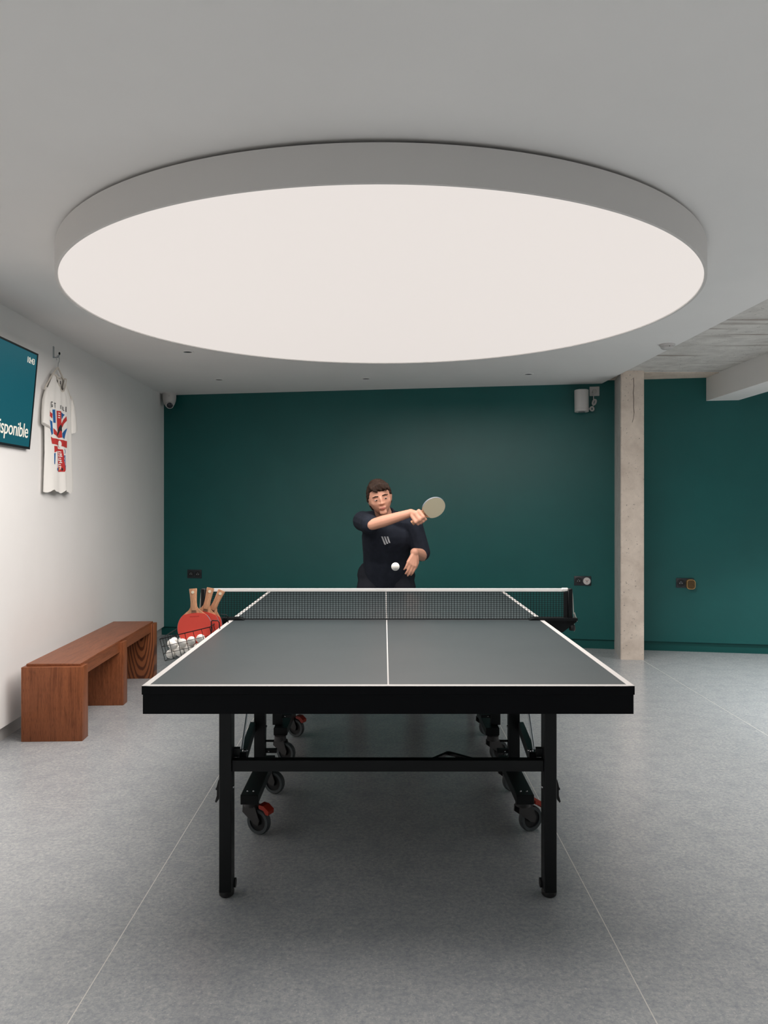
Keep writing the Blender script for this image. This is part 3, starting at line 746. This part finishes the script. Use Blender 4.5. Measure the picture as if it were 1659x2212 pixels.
            if brake:
                def _br(bm):
                    top = wc+Vector((0, 0, R+0.006))
                    P = [(0.012, 0.016), (0.034, 0.014), (0.058, -0.004), (0.056, -0.020), (0.044, -0.018), (0.034, -0.004), (0.012, 0.002)]
                    prism(bm, P, lambda a, b: top+fwd*a+sid*(-0.020)+Vector((0, 0, b)), lambda a, b: top+fwd*a+sid*0.020+Vector((0, 0, b)))
                part('brake_pedal', 'brake_red', cs, _br)
    # cross bar between the outer legs
    yl = s*1.144
    cb = part('cross_bar', 'black_steel', t, lambda bm: box(bm, (-0.5245, yl-s*0.0-0.019, 0.423), (0.5245, yl+0.011, 0.4625), bev=0.002))
    def _rel(bm):
        z0, z1 = 0.448, 0.458
        P = [(0.143, yl-s*0.011), (0.207, yl-s*0.088), (0.217, yl-s*0.088), (0.302, yl-s*0.011), (0.280, yl-s*0.011), (0.212, yl-s*0.074), (0.162, yl-s*0.011)]
        prism(bm, P, lambda a, b: (a, b, z0), lambda a, b: (a, b, z1))
    part('release_handle', 'black_steel', cb, _rel)
# ------------------------------------------------------------------ net
t = thing('table_tennis_net', 'black mesh net with white top tape clamped across the table', 'net', (TX, YN, TZ))
NX = 0.893
def _mesh(bm):
    x0, x1 = -NX+0.012, NX-0.012
    n = 128
    for k in range(n+1):
        x = x0+(x1-x0)*k/n; sg = 0.0011
        box(bm, (x-sg, -0.0008, 0.004), (x+sg, 0.0008, 0.138))
    for k in range(14):
        z = 0.005+0.0098*k; box(bm, (x0, -0.0007, z-0.0008), (x1, 0.0007, z+0.0008))
    box(bm, (x0, -0.0012, 0.001), (x1, 0.0012, 0.005))
nm = part('net_mesh', 'net_black', t, _mesh); nm['kind'] = 'stuff'
part('top_tape', 'net_white', t, lambda bm: box(bm, (-NX+0.022, -0.004, 0.1365), (NX-0.022, 0.004, 0.1525), bev=0.002), True)
part('bottom_cord', 'net_black', t, lambda bm: cyl(bm, (-NX+0.02, 0, 0.003), (NX-0.02, 0, 0.003), 0.002, n=6))
for s in (-1, 1):
    part('post', 'black_steel', t, lambda bm: box(bm, (s*NX-0.011, -0.012, 0.006), (s*NX+0.011, 0.012, 0.152), bev=0.003), True)
    part('side_sleeve', 'net_black', t, lambda bm: box(bm, (min(s*(NX-0.011), s*(NX-0.031)), -0.005, 0.008), (max(s*(NX-0.011), s*(NX-0.031)), 0.005, 0.136), bev=0.002))
    part('tape_end', 'net_black' if s < 0 else 'net_white', t, lambda bm: box(bm, (min(s*(NX-0.008), s*(NX-0.042)), -0.006, 0.138), (max(s*(NX-0.008), s*(NX-0.042)), 0.006, 0.150 if s < 0 else 0.155), bev=0.004), True)
    def _cl(bm):
        f0 = lambda a, b: (s*a, -0.026, b); f1 = lambda a, b: (s*a, 0.026, b)
        prism(bm, [(0.690, 0.0008), (0.700, 0.006), (0.722, 0.011), (0.925, 0.011), (0.925, -0.002), (0.7635, -0.002), (0.7635, 0.0008)], f0, f1)
        prism(bm, [(0.7635, -0.002), (0.925, -0.002), (0.925, -0.008), (0.857, -0.060), (0.7635, -0.060)], lambda a, b: (s*a, -0.010, b), lambda a, b: (s*a, 0.010, b))
    part('clamp', 'black_steel', t, _cl)
    part('clamp_knob', 'black_plastic', t, lambda bm: lathe(bm, [(0, -0.052), (0.014, -0.052), (0.016, -0.046), (0.013, -0.028), (0.006, -0.022), (0.005, -0.006)], (s*0.905, 0.0, 0), n=18), True)
    part('cord', 'cord_white', t, lambda bm: [tube(bm, [(s*(NX+0.011), 0, 0.143), (s*(NX+0.0145), 0, 0.10), (s*(NX+0.018), 0, 0.042), (s*(NX+0.017), -0.004, 0.028), (s*(NX+0.021), -0.004, 0.036), (s*(NX+0.029), -0.006, 0.010), (s*(NX+0.034), -0.006, -0.008)], 0.0016, 6),
                                            tube(bm, [(s*(NX+0.019), 0, 0.030), (s*(NX+0.022), 0.0, 0.0), (s*(NX+0.0215), 0, -0.058)], 0.0015, 6)], True)
# ------------------------------------------------------------------ paddles
def paddle_outline(zmax=None):
    R, B = 0.0755, 0.0785
    P = []
    a0 = math.radians(40)
    for k in range(41):
        a = PI/2+a0+(2*PI-2*a0)*k/40
        P.append((R*math.cos(a), B*math.sin(a)))
    xe, ze = P[-1]
    neck = [(0.036, 0.070), (0.023, 0.080), (0.0150, 0.094), (0.0135, 0.115), (0.0135, 0.170)]
    return [(-x, z) for x, z in neck[::-1]]+P+neck
def build_paddle(name, label, face='rubber_red', back='rubber_black'):
    t = thing(name, label, 'paddle')
    OUT = paddle_outline()
    fy = lambda y: (lambda a, b: (a, y, b))
    bl = part('blade', 'paddle_wood', t, lambda bm: prism(bm, OUT, fy(-0.003), fy(0.003)))
    R, B = 0.0755, 0.0785
    def rub(bm, y0, y1):
        P = [(x, z) for x, z in OUT if z < 0.0605]
        arc = [(x, 0.0605+0.006*(1-(x/0.046)**2)) for x in (0.040, 0.025, 0.008, -0.008, -0.025, -0.040)]
        prism(bm, P+arc, fy(y0), fy(y1))
    part('front_rubber', face, t, lambda bm: rub(bm, -0.0055, -0.003))
    part('back_rubber', back, t, lambda bm: rub(bm, 0.003, 0.0055))
    def _et(bm):
        P = [(x*1.005, z*1.005) for x, z in OUT if z < 0.058]
        n = len(P)
        for k in range(n-1):
            (x0, z0), (x1, z1) = P[k], P[k+1]
            V = [bm.verts.new(q) for q in ((x0, -0.0052, z0), (x1, -0.0052, z1), (x1, 0.0052, z1), (x0, 0.0052, z0), (x0*1.012, -0.0052, z0*1.012), (x1*1.012, -0.0052, z1*1.012), (x1*1.012, 0.0052, z1*1.012), (x0*1.012, 0.0052, z0*1.012))]
            for f in ((0, 1, 2, 3), (4, 7, 6, 5), (0, 4, 5, 1), (3, 2, 6, 7)): bm.faces.new([V[i] for i in f])
        bmesh.ops.remove_doubles(bm, verts=bm.verts, dist=1e-5)
    part('edge_tape', 'edge_tape', t, _et)
    def _h(bm):
        prof = [(0.078, 0.011, 0.009), (0.090, 0.0125, 0.011), (0.120, 0.0135, 0.0115), (0.150, 0.0152, 0.012), (0.172, 0.0172, 0.0125), (0.1765, 0.0165, 0.0120)]
        rings = []
        for z, wx, wy in prof:
            rings.append([bm.verts.new((wx*(abs(math.cos(a))**0.6)*(1 if math.cos(a) >= 0 else -1), wy*(abs(math.sin(a))**0.6)*(1 if math.sin(a) >= 0 else -1), z)) for a in [2*PI*k/20 for k in range(20)]])
        for i in range(len(rings)-1):
            for k in range(20): bm.faces.new((rings[i][k], rings[i][(k+1) % 20], rings[i+1][(k+1) % 20], rings[i+1][k]))
        bm.faces.new(rings[0][::-1]); bm.faces.new(rings[-1])
    h = part('handle', 'paddle_wood', t, _h, True)
    part('handle_dot', 'sticker_cream', h, lambda bm: cyl(bm, (0, -0.0112, 0.160), (0, -0.0134, 0.160), 0.0068, n=18))
    part('handle_lens', 'lens_brown', bl, lambda bm: prism(bm, [(-0.011, 0.067), (0.011, 0.067), (0.010, 0.077), (0.006, 0.083), (0, 0.085), (-0.006, 0.083), (-0.010, 0.077)], fy(-0.0029), fy(-0.0062)))
    part('imprint', 'red_imprint' if face == 'rubber_red' else face, bl, lambda bm: [box(bm, (-0.018+0.006*k, -0.0058, 0.048), (-0.0145+0.006*k, -0.0054, 0.053)) for k in range(7)])['kind'] = 'stuff'
    return t
BK = dict(near=3.422, far=3.700, len=0.228, dep=0.100)
p0 = build_paddle('table_tennis_paddle', 'red table tennis paddle in front in the wire basket, its handle upright')
p0.location = (-0.856, 3.474, 0.764); p0.rotation_euler = (math.radians(-6), math.radians(-3.5), math.radians(4))
p0['group'] = 'red paddles in the basket'
dup(p0, (-0.832, 3.512, 0.766), (math.radians(-6), math.radians(12), math.radians(7)), 'red table tennis paddle in the basket, in the middle behind the foremost one')
dup(p0, (-0.826, 3.545, 0.763), (math.radians(-6), math.radians(25), math.radians(7)), 'red table tennis paddle rearmost in the basket, handle leaning most towards the net')
# ------------------------------------------------------------------ wire basket on the table's edge
TB = math.radians(-13.5)
bk = thing('wire_basket', 'black wire basket hooked on the table edge, holding paddles and balls', 'basket', (-0.777, 3.422, 0.775), (0, TB, 0))
LW, DW, HB = 0.228, 0.278, 0.100
def wire(bm, p, q, r=0.0013): cyl(bm, p, q, r, n=6)
def frame_rect(bm, z, r):
    c = [(0, 0, z), (-LW, 0, z), (-LW, DW, z), (0, DW, z)]
    for k in range(4): wire(bm, c[k], c[(k+1) % 4], r)
part('rim', 'black_steel', bk, lambda bm: frame_rect(bm, 0, 0.0024), True)
def side_wires(bm, side):
    xs = [-LW*k/6 for k in range(7)]; ys = [DW*k/7 for k in range(8)]
    if side in ('near', 'far'):
        y = 0 if side == 'near' else DW
        for x in xs: wire(bm, (x, y, 0), (x, y, -HB))
        for z in (-0.036, -0.068, -HB): wire(bm, (0, y, z), (-LW, y, z))
    elif side == 'bottom':
        for x in xs: wire(bm, (x, 0, -HB), (x, DW, -HB))
        for y in ys: wire(bm, (0, y, -HB), (-LW, y, -HB))
    else:
        x = 0 if side == 'right' else -LW
        for y in ys: wire(bm, (x, y, 0), (x, y, -HB))
        for z in (-0.036, -0.068, -HB): wire(bm, (x, 0, z), (x, DW, z))
for nm_ in ('near', 'far', 'left', 'right', 'bottom'):
    part('wire_bottom' if nm_ == 'bottom' else 'wire_side', 'black_steel', bk, lambda bm: side_wires(bm, nm_), True)
Rinv = Matrix.Rotation(-TB, 4, 'Y')
for yy in (0.030, 0.214):
    # world-space hook shape brought into the tilted basket frame
    P = [(-0.777, yy, 0.735), (-0.776, yy, 0.796), (-0.771, yy, 0.800), (-0.748, yy, 0.799), (-0.741, yy, 0.792), (-0.738, yy, 0.7625)]
    part('table_hook', 'black_steel', bk, lambda bm: tube(bm, [Rinv @ Vector((x+0.777, y, z-0.775)) for x, y, z in P], 0.0024, 8), True)
# balls
bw = bk.matrix_basis
MB = Matrix.Translation(bk.location) @ Matrix.Rotation(TB, 4, 'Y')
b0 = None
spots = []
zb = -HB+0.0215
for k, x in enumerate([-0.204, -0.162, -0.120, -0.078, -0.036]): spots.append((x, 0.0215, zb, 'front'))
for k, x in enumerate([-0.183, -0.141, -0.099, -0.057]): spots.append((x, 0.0220, zb+0.0355, 'front'))
for y in (0.160, 0.202, 0.244):
    for x in (-0.204, -0.162, -0.118): spots.append((x, y, zb, 'rear'))
spots.append((-0.206, 0.066, zb, 'side')); spots.append((-0.206, 0.110, zb, 'side')); spots.append((-0.200, 0.060, zb+0.041, 'side')); spots.append((-0.200, 0.103, zb+0.041, 'side'))
for (x, y) in ((-0.183, 0.181), (-0.183, 0.223), (-0.140, 0.181), (-0.140, 0.223)): spots.append((x, y, zb+0.029, 'rear'))
ORD = ['leftmost', 'second from the left', 'third from the left', 'fourth from the left', 'rightmost']
LAB = ['white ball in the lower row against the near basket wires, '+o_ for o_ in ORD]
LAB += ['white ball in the upper row against the near basket wires, '+ORD[k] for k in (0, 1, 2, 4)]
LAB += ['white table tennis ball on the basket floor behind the paddles, '+a_+', '+b_ for a_ in ('nearest row', 'middle row', 'last row') for b_ in ('left', 'middle', 'right')]
LAB += ['white table tennis ball on the basket floor by the left wires, nearer one', 'white table tennis ball on the basket floor by the left wires, farther one', 'white table tennis ball lying on others by the left basket wires, nearer one', 'white table tennis ball lying on others by the left basket wires, farther one']
LAB += ['white table tennis ball on top of the heap behind the paddles, '+b_ for b_ in ('near left', 'far left', 'near right', 'far right')]
bm = BM(); ball(bm, (0, 0, 0), 0.02, u=24, v=14)
b0 = obj('table_tennis_ball', bm, 'ball_white', None, True)
for i, (x, y, z, kd) in enumerate(spots):
    o = b0 if i == 0 else b0.copy()
    if i: C.objects.link(o)
    o.location = MB @ Vector((x, y, z))
    tag(o, LAB[i], 'ball', 'balls in the wire basket')
o = b0.copy(); C.objects.link(o); o.location = (0.055, 3.70, 1.022)
del o['group']
tag(o, 'white table tennis ball in flight above the net, before the player', 'ball')

# ------------------------------------------------------------------ the player
def caps(bm, p, q, r0, r1, n=14):
    p = Vector(p); q = Vector(q)
    cyl(bm, p, q, r0, r1, n); ball(bm, p, r0, u=n, v=8); ball(bm, q, r1, u=n, v=8)
def chain(bm, pts, rs, n=12):
    for i in range(len(pts)-1): caps(bm, pts[i], pts[i+1], rs[i], rs[i+1], n)
def remesh(bm, voxel, smooth_it=3, fac=0.5):
    me = bpy.data.meshes.new('tmp'); bmesh.ops.recalc_face_normals(bm, faces=bm.faces); bm.to_mesh(me); bm.free()
    o = bpy.data.objects.new('tmp', me); C.objects.link(o)
    md = o.modifiers.new('r', 'REMESH'); md.mode = 'VOXEL'; md.voxel_size = voxel
    sm = o.modifiers.new('s', 'SMOOTH'); sm.iterations = smooth_it; sm.factor = fac
    bpy.context.view_layer.update()
    ev = o.evaluated_get(bpy.context.evaluated_depsgraph_get())
    m2 = bpy.data.meshes.new_from_object(ev)
    bpy.data.objects.remove(o)
    b = BM(); b.from_mesh(m2); bpy.data.meshes.remove(m2)
    return b
V3 = Vector
PR = V3((0.0, 5.55, 0.0))
per = thing('person', 'person in a dark navy tee leaning forward behind the net, swinging a paddle', 'person', PR)
W = lambda x, y, z: V3((x, y, z))-PR     # world to the person's frame
hipL, hipR = W(0.115, 5.55, 0.79), W(-0.085, 5.57, 0.79)
knL, knR = W(0.215, 5.37, 0.455), W(-0.175, 5.38, 0.455)
anL, anR = W(0.235, 5.585, 0.09), W(-0.205, 5.60, 0.09)
shR, shL = W(-0.150, 5.41, 1.205), W(0.200, 5.37, 1.185)
neck = W(0.012, 5.35, 1.245); head = W(-0.030, 5.275, 1.368)
elR, wrR = W(-0.085, 5.160, 1.185), W(0.178, 5.10, 1.265)
elL, wrL = W(0.268, 5.37, 0.965), W(0.205, 5.165, 1.000)
# head frame: -y faces the camera; tilt and turn
HM = (Matrix.Rotation(math.radians(4), 3, 'Z') @ Matrix.Rotation(math.radians(-13), 3, 'Y') @ Matrix.Rotation(math.radians(9), 3, 'X'))
H = lambda x, y, z: head+HM @ V3((x, y, z))
def head_shape(bm):
    r = bmesh.ops.create_uvsphere(bm, u_segments=40, v_segments=28, radius=1.0)
    for v in r['verts']:
        x, y, z = v.co
        wx, wy, wz = 0.081, 0.098, 0.120
        if z < 0:
            k = -z; x *= 1-0.30*k**1.6; y = y*(1-0.28*k**1.5)-0.16*k**1.4*(1 if y < 0.4 else 0.6)
        if y < 0 and z > -0.2: y *= 0.95
        v.co = head+HM @ V3((x*wx, y*wy, z*wz))
    # brow, nose, cheeks, chin, lips, ears
    def el(c, rad, rot=None): ball(bm, H(*c), rad, HM if rot is None else HM @ rot, 14, 10)
    el((0, -0.080, 0.024), (0.050, 0.011, 0.010))
    el((0, -0.096, -0.004), (0.009, 0.013, 0.027), Matrix.Rotation(math.radians(-16), 3, 'X'))
    el((0, -0.104, -0.024), (0.0125, 0.012, 0.010))
    for s in (-1, 1):
        el((s*0.012, -0.096, -0.027), (0.008, 0.010, 0.007))
        el((s*0.043, -0.056, -0.020), (0.024, 0.020, 0.026))
        el((s*0.076, 0.008, -0.008), (0.009, 0.019, 0.032), Matrix.Rotation(math.radians(8), 3, 'X'))
        el((s*0.082, 0.014, 0.004), (0.008, 0.014, 0.020))
    el((0, -0.085, -0.058), (0.026, 0.012, 0.014))
    el((0, -0.072, -0.092), (0.027, 0.016, 0.018))
def grip_hand(bm, Hc, a, q, n_):
    """a fist round a handle: Hc handle centre, a handle axis, q outward, n_ towards the palm's back"""
    P = [Hc+n_*0.024-q*0.030-a*0.028, Hc+n_*0.026+q*0.020-a*0.030, Hc+n_*0.026+q*0.022+a*0.030, Hc+n_*0.024-q*0.030+a*0.026]
    chain(bm, [P[0], P[1]], [0.015, 0.0135]); chain(bm, [P[3], P[2]], [0.016, 0.0135])
    chain(bm, [(P[0]+P[3])/2, (P[1]+P[2])/2], [0.018, 0.016]); chain(bm, [P[1], P[2]], [0.012, 0.012])
    for i in range(4):
        off = a*(-0.030+0.0205*i); r = (0.0078, 0.0086, 0.0090, 0.0084)[i]; k = (0.86, 0.97, 1.0, 0.95)[i]
        chain(bm, [Hc+off+n_*0.022+q*0.020, Hc+off+q*0.040*k+n_*0.006, Hc+off+q*0.030*k-n_*0.021, Hc+off*0.9+q*0.004-n_*0.026], [r*1.12, r, r*0.95, r*0.85])
    chain(bm, [Hc-q*0.030+a*0.016+n_*0.014, Hc-q*0.028+a*0.036-n_*0.006, Hc-q*0.012+a*0.050-n_*0.022, Hc+q*0.008+a*0.054-n_*0.027], [0.014, 0.0115, 0.0095, 0.0080])
def open_hand(bm, w_, d, n_, thumb):
    d = d.normalized(); n_ = (n_-d*n_.dot(d)).normalized(); s = d.cross(n_)
    kn = []
    for i in range(4):
        kn.append(w_+d*(0.088, 0.094, 0.091, 0.083)[i]+s*(i-1.5)*0.0205*thumb*-1)
    for k in kn: chain(bm, [w_+(k-w_)*0.12, k], [0.017, 0.0115])
    chain(bm, kn, [0.011]*4)
    for i, k in enumerate(kn):
        L_ = (0.074, 0.082, 0.077, 0.060)[i]; p = k; ang = 0.35; pts = [k]
        for f, da in ((0.46, 0.25), (0.30, 0.50), (0.24, 0.40)):
            p = p+(d*math.cos(ang)+n_*math.sin(ang))*L_*f; pts.append(p); ang += da
        chain(bm, pts, [0.0095, 0.0085, 0.0078, 0.0068])
    b = w_+d*0.022+s*0.022*thumb
    chain(bm, [b, b+d*0.034+s*0.022*thumb+n_*0.010, b+d*0.062+s*0.026*thumb+n_*0.022, b+d*0.084+s*0.020*thumb+n_*0.030], [0.015, 0.0115, 0.0095, 0.0080])
pa = V3((0.80, -0.12, 0.585)).normalized()                 # paddle's handle-to-blade axis
Hc = W(0.232, 5.070, 1.232)
fd = (Hc-wrR); qv = (fd-pa*fd.dot(pa)).normalized(); nv = pa.cross(qv).normalized()
if nv.y > 0: nv = -nv
def _body(bm):
    head_shape(bm)
    chain(bm, [neck+V3((0, 0.03, -0.04)), H(0, 0.018, -0.075)], [0.062, 0.056])
    # trunk
    chain(bm, [(hipL+hipR)/2+V3((0, 0, -0.02)), (hipL+hipR)/2+V3((0.0, -0.07, 0.17)), (shL+shR)/2+V3((0, 0.01, -0.10))], [0.112, 0.108, 0.118])
    chain(bm, [shR+V3((0.04, 0, -0.01)), shL+V3((-0.04, 0, -0.01))], [0.062, 0.062])
    chain(bm, [hipR, hipL], [0.09, 0.09])
    for h_, k_, a_ in ((hipL, knL, anL), (hipR, knR, anR)):
        chain(bm, [h_, k_, k_+(a_-k_)*0.35+V3((0, 0.012, 0)), a_], [0.082, 0.054, 0.054, 0.036])
        chain(bm, [a_+V3((0, 0.03, -0.045)), a_+V3((0, -0.06, -0.055)), a_+V3((0, -0.13, -0.06))], [0.032, 0.034, 0.026])
    chain(bm, [shR, elR], [0.053, 0.038]); chain(bm, [elR, elR+(wrR-elR)*0.3, wrR], [0.038, 0.040, 0.027])
    chain(bm, [wrR, Hc-qv*0.028+nv*0.022], [0.028, 0.022])
    chain(bm, [shL, elL], [0.053, 0.041]); chain(bm, [elL, elL+(wrL-elL)*0.3, wrL], [0.041, 0.043, 0.029])
    grip_hand(bm, Hc, pa, qv, nv)
    open_hand(bm, wrL, V3((-0.22, -0.42, -0.88)), V3((-0.45, 0.75, -0.3)), 1)
bm = BM(); _body(bm); bm = remesh(bm, 0.0052, 2, 0.5)
body = obj('body', bm, 'skin', per, True, 180)
# short navy tee
def _tee(bm):
    mid = (hipL+hipR)/2
    sm_ = (shL+shR)/2
    for dx, r0, r1, r2 in ((-0.060, 0.114, 0.112, 0.114), (0, 0.128, 0.126, 0.130), (0.060, 0.114, 0.112, 0.114)):
        chain(bm, [mid+V3((dx*0.8, 0, -0.03)), mid+V3((dx*0.9, -0.075, 0.17)), sm_+V3((dx*1.15, 0.01, -0.10))], [r0, r1, r2])
    chain(bm, [shR+V3((0.02, 0, 0)), neck+V3((-0.02, 0.03, -0.028)), neck+V3((0.02, 0.03, -0.028)), shL+V3((-0.02, 0, 0))], [0.068, 0.072, 0.072, 0.068])
    chain(bm, [shR, shR+(elR-shR)*0.86], [0.072, 0.066]); chain(bm, [shL, shL+(elL-shL)*0.90], [0.070, 0.064])
    for k in range(2, 5):     # a few soft folds
        a = mid+V3((-0.12+0.04*k, -0.10, 0.02+0.02*(k % 3))); caps(bm, a, a+V3((0.02*(k-3), -0.055, 0.16)), 0.012, 0.006, 8)
bm = BM(); _tee(bm); bm = remesh(bm, 0.007, 4, 0.6)
tee = obj('tshirt', bm, 'navy_cotton', per, True, 180)
nd = (H(0, 0.018, -0.075)-(neck+V3((0, 0.03, -0.04)))).normalized(); nx_, ny_, _ = frame(nd)
part('collar', 'navy_cotton', per, lambda bm: tube(bm, [neck+V3((0, 0.012, -0.012))+nd*0.030+(nx_*math.cos(a)+ny_*math.sin(a))*0.064 for a in [2*PI*k/24 for k in range(24)]], 0.0085, 8, closed=True), True)
def _trs(bm):
    chain(bm, [hipR+V3((0, 0, 0.02)), hipL+V3((0, 0, 0.02))], [0.112, 0.112])
    for h_, k_, a_ in ((hipL, knL, anL), (hipR, knR, anR)):
        chain(bm, [h_, k_, k_+(a_-k_)*0.4+V3((0, 0.01, 0)), a_+V3((0, 0, 0.0))], [0.100, 0.072, 0.070, 0.052])
bm = BM(); _trs(bm); bm = remesh(bm, 0.009, 4, 0.6)
obj('trousers', bm, 'dark_trouser', per, True, 180)
for a_ in (anL, anR):
    def _shoe(bm):
        chain(bm, [a_+V3((0, 0.035, -0.045)), a_+V3((0, -0.05, -0.050)), a_+V3((0, -0.135, -0.058))], [0.042, 0.042, 0.032])
    bm = BM(); _shoe(bm)
    for v in bm.verts: v.co.z = max(v.co.z, 0.0)
    sh = obj('shoe', bm, 'shoe_white', per, True, 60)
# hair: a cap over the skull with a swept fringe
def _hair(bm):
    n = 420
    for k in range(n):
        z = 1-2*(k+0.5)/n; r = math.sqrt(1-z*z); a = k*2.399963
        x, y = r*math.cos(a), r*math.sin(a)
        lim = 0.50 if y < -0.45 else (0.12 if y < -0.05 else (-0.10 if y < 0.3 else -0.62))
        if y < -0.45: lim += -0.10*x
        if z < lim: continue
        c = H(x*0.077, y*0.095+0.004, z*0.119+0.002)
        ball(bm, c, 0.0135+0.004*random.random(), None, 8, 6)
    for k in range(12):                     # fringe swept to one side
        x = -0.058+0.0100*k
        chain(bm, [H(x*0.85, -0.045, 0.116-abs(x)*0.28), H(x+0.010, -0.078, 0.104-abs(x)*0.30), H(x+0.024, -0.092, 0.078-abs(x)*0.2-0.008*(k % 3))], [0.014, 0.0125, 0.005], 8)
bm = BM(); _hair(bm); bm = remesh(bm, 0.0045, 1, 0.5)
obj('hair', bm, 'hair', per, True, 180)
for s in (-1, 1):
    e = part('eye', 'eye_white', per, lambda bm: ball(bm, H(s*0.032, -0.0835, 0.003), (0.0125, 0.0090, 0.0060), HM, 14, 10), True)
    part('iris', 'iris', e, lambda bm: ball(bm, H(s*0.032+0.002, -0.0905, 0.0025), (0.0056, 0.0034, 0.0054), HM, 12, 8), True)
    part('eyelid', 'skin', e, lambda bm: ball(bm, H(s*0.032, -0.0835, 0.0078), (0.0145, 0.0108, 0.0052), HM, 14, 8), True)
    part('eyebrow', 'hair', per, lambda bm: chain(bm, [H(s*0.016, -0.0955, 0.0265), H(s*0.034, -0.0920, 0.0285), H(s*0.053, -0.079, 0.0225)], [0.0032, 0.0038, 0.0022], 8), True)
part('mouth', 'lip', per, lambda bm: [ball(bm, H(0, -0.0985, -0.0560), (0.021, 0.005, 0.0038), HM, 14, 8), ball(bm, H(0, -0.0975, -0.0610), (0.018, 0.005, 0.0045), HM, 14, 8)], True)
# grey slanted mark on the chest
bmt2 = BM(); bmt2.from_mesh(tee.data); ttree = BVHTree.FromBMesh(bmt2)
def _logo(bm):
    for k in range(3):
        c = V3((-0.020+0.019*k, 0, 1.076))
        Q = []
        for dx, dz in ((0.0, 0.026), (0.011, 0.026), (0.034-0.004*k, -0.030+0.006*k), (0.023-0.004*k, -0.030+0.006*k)):
            o_ = W(c.x+dx, 4.6, c.z+dz); h_ = ttree.ray_cast(o_, V3((0, 1, 0)))
            Q.append((h_[0] if h_[0] else W(c.x+dx, 5.2, c.z+dz)))
        A = [bm.verts.new(p+V3((0, -0.006, 0))) for p in Q]; B = [bm.verts.new(p+V3((0, -0.001, 0))) for p in Q]
        bm.faces.new(A); bm.faces.new(B[::-1])
        for i in range(4): bm.faces.new((A[i], A[(i+1) % 4], B[(i+1) % 4], B[i]))
part('chest_logo', 'logo_grey', tee, _logo)
# his paddle
pp = build_paddle('table_tennis_paddle', 'cream-faced table tennis paddle held in the hand of the person behind the net', 'rubber_cream', 'rubber_black')
zx = -pa                                                    # local +z points to the handle end
fy_ = V3((0.45, -0.75, -0.25)); fy_ = (fy_-zx*fy_.dot(zx)).normalized()   # face turned partly to the camera (local -y)
yx = -fy_; xx = yx.cross(zx).normalized()
MR = Matrix((xx, yx, zx)).transposed()
pp.rotation_euler = MR.to_euler()
pp.location = PR+Hc-MR @ V3((0, 0, 0.118))
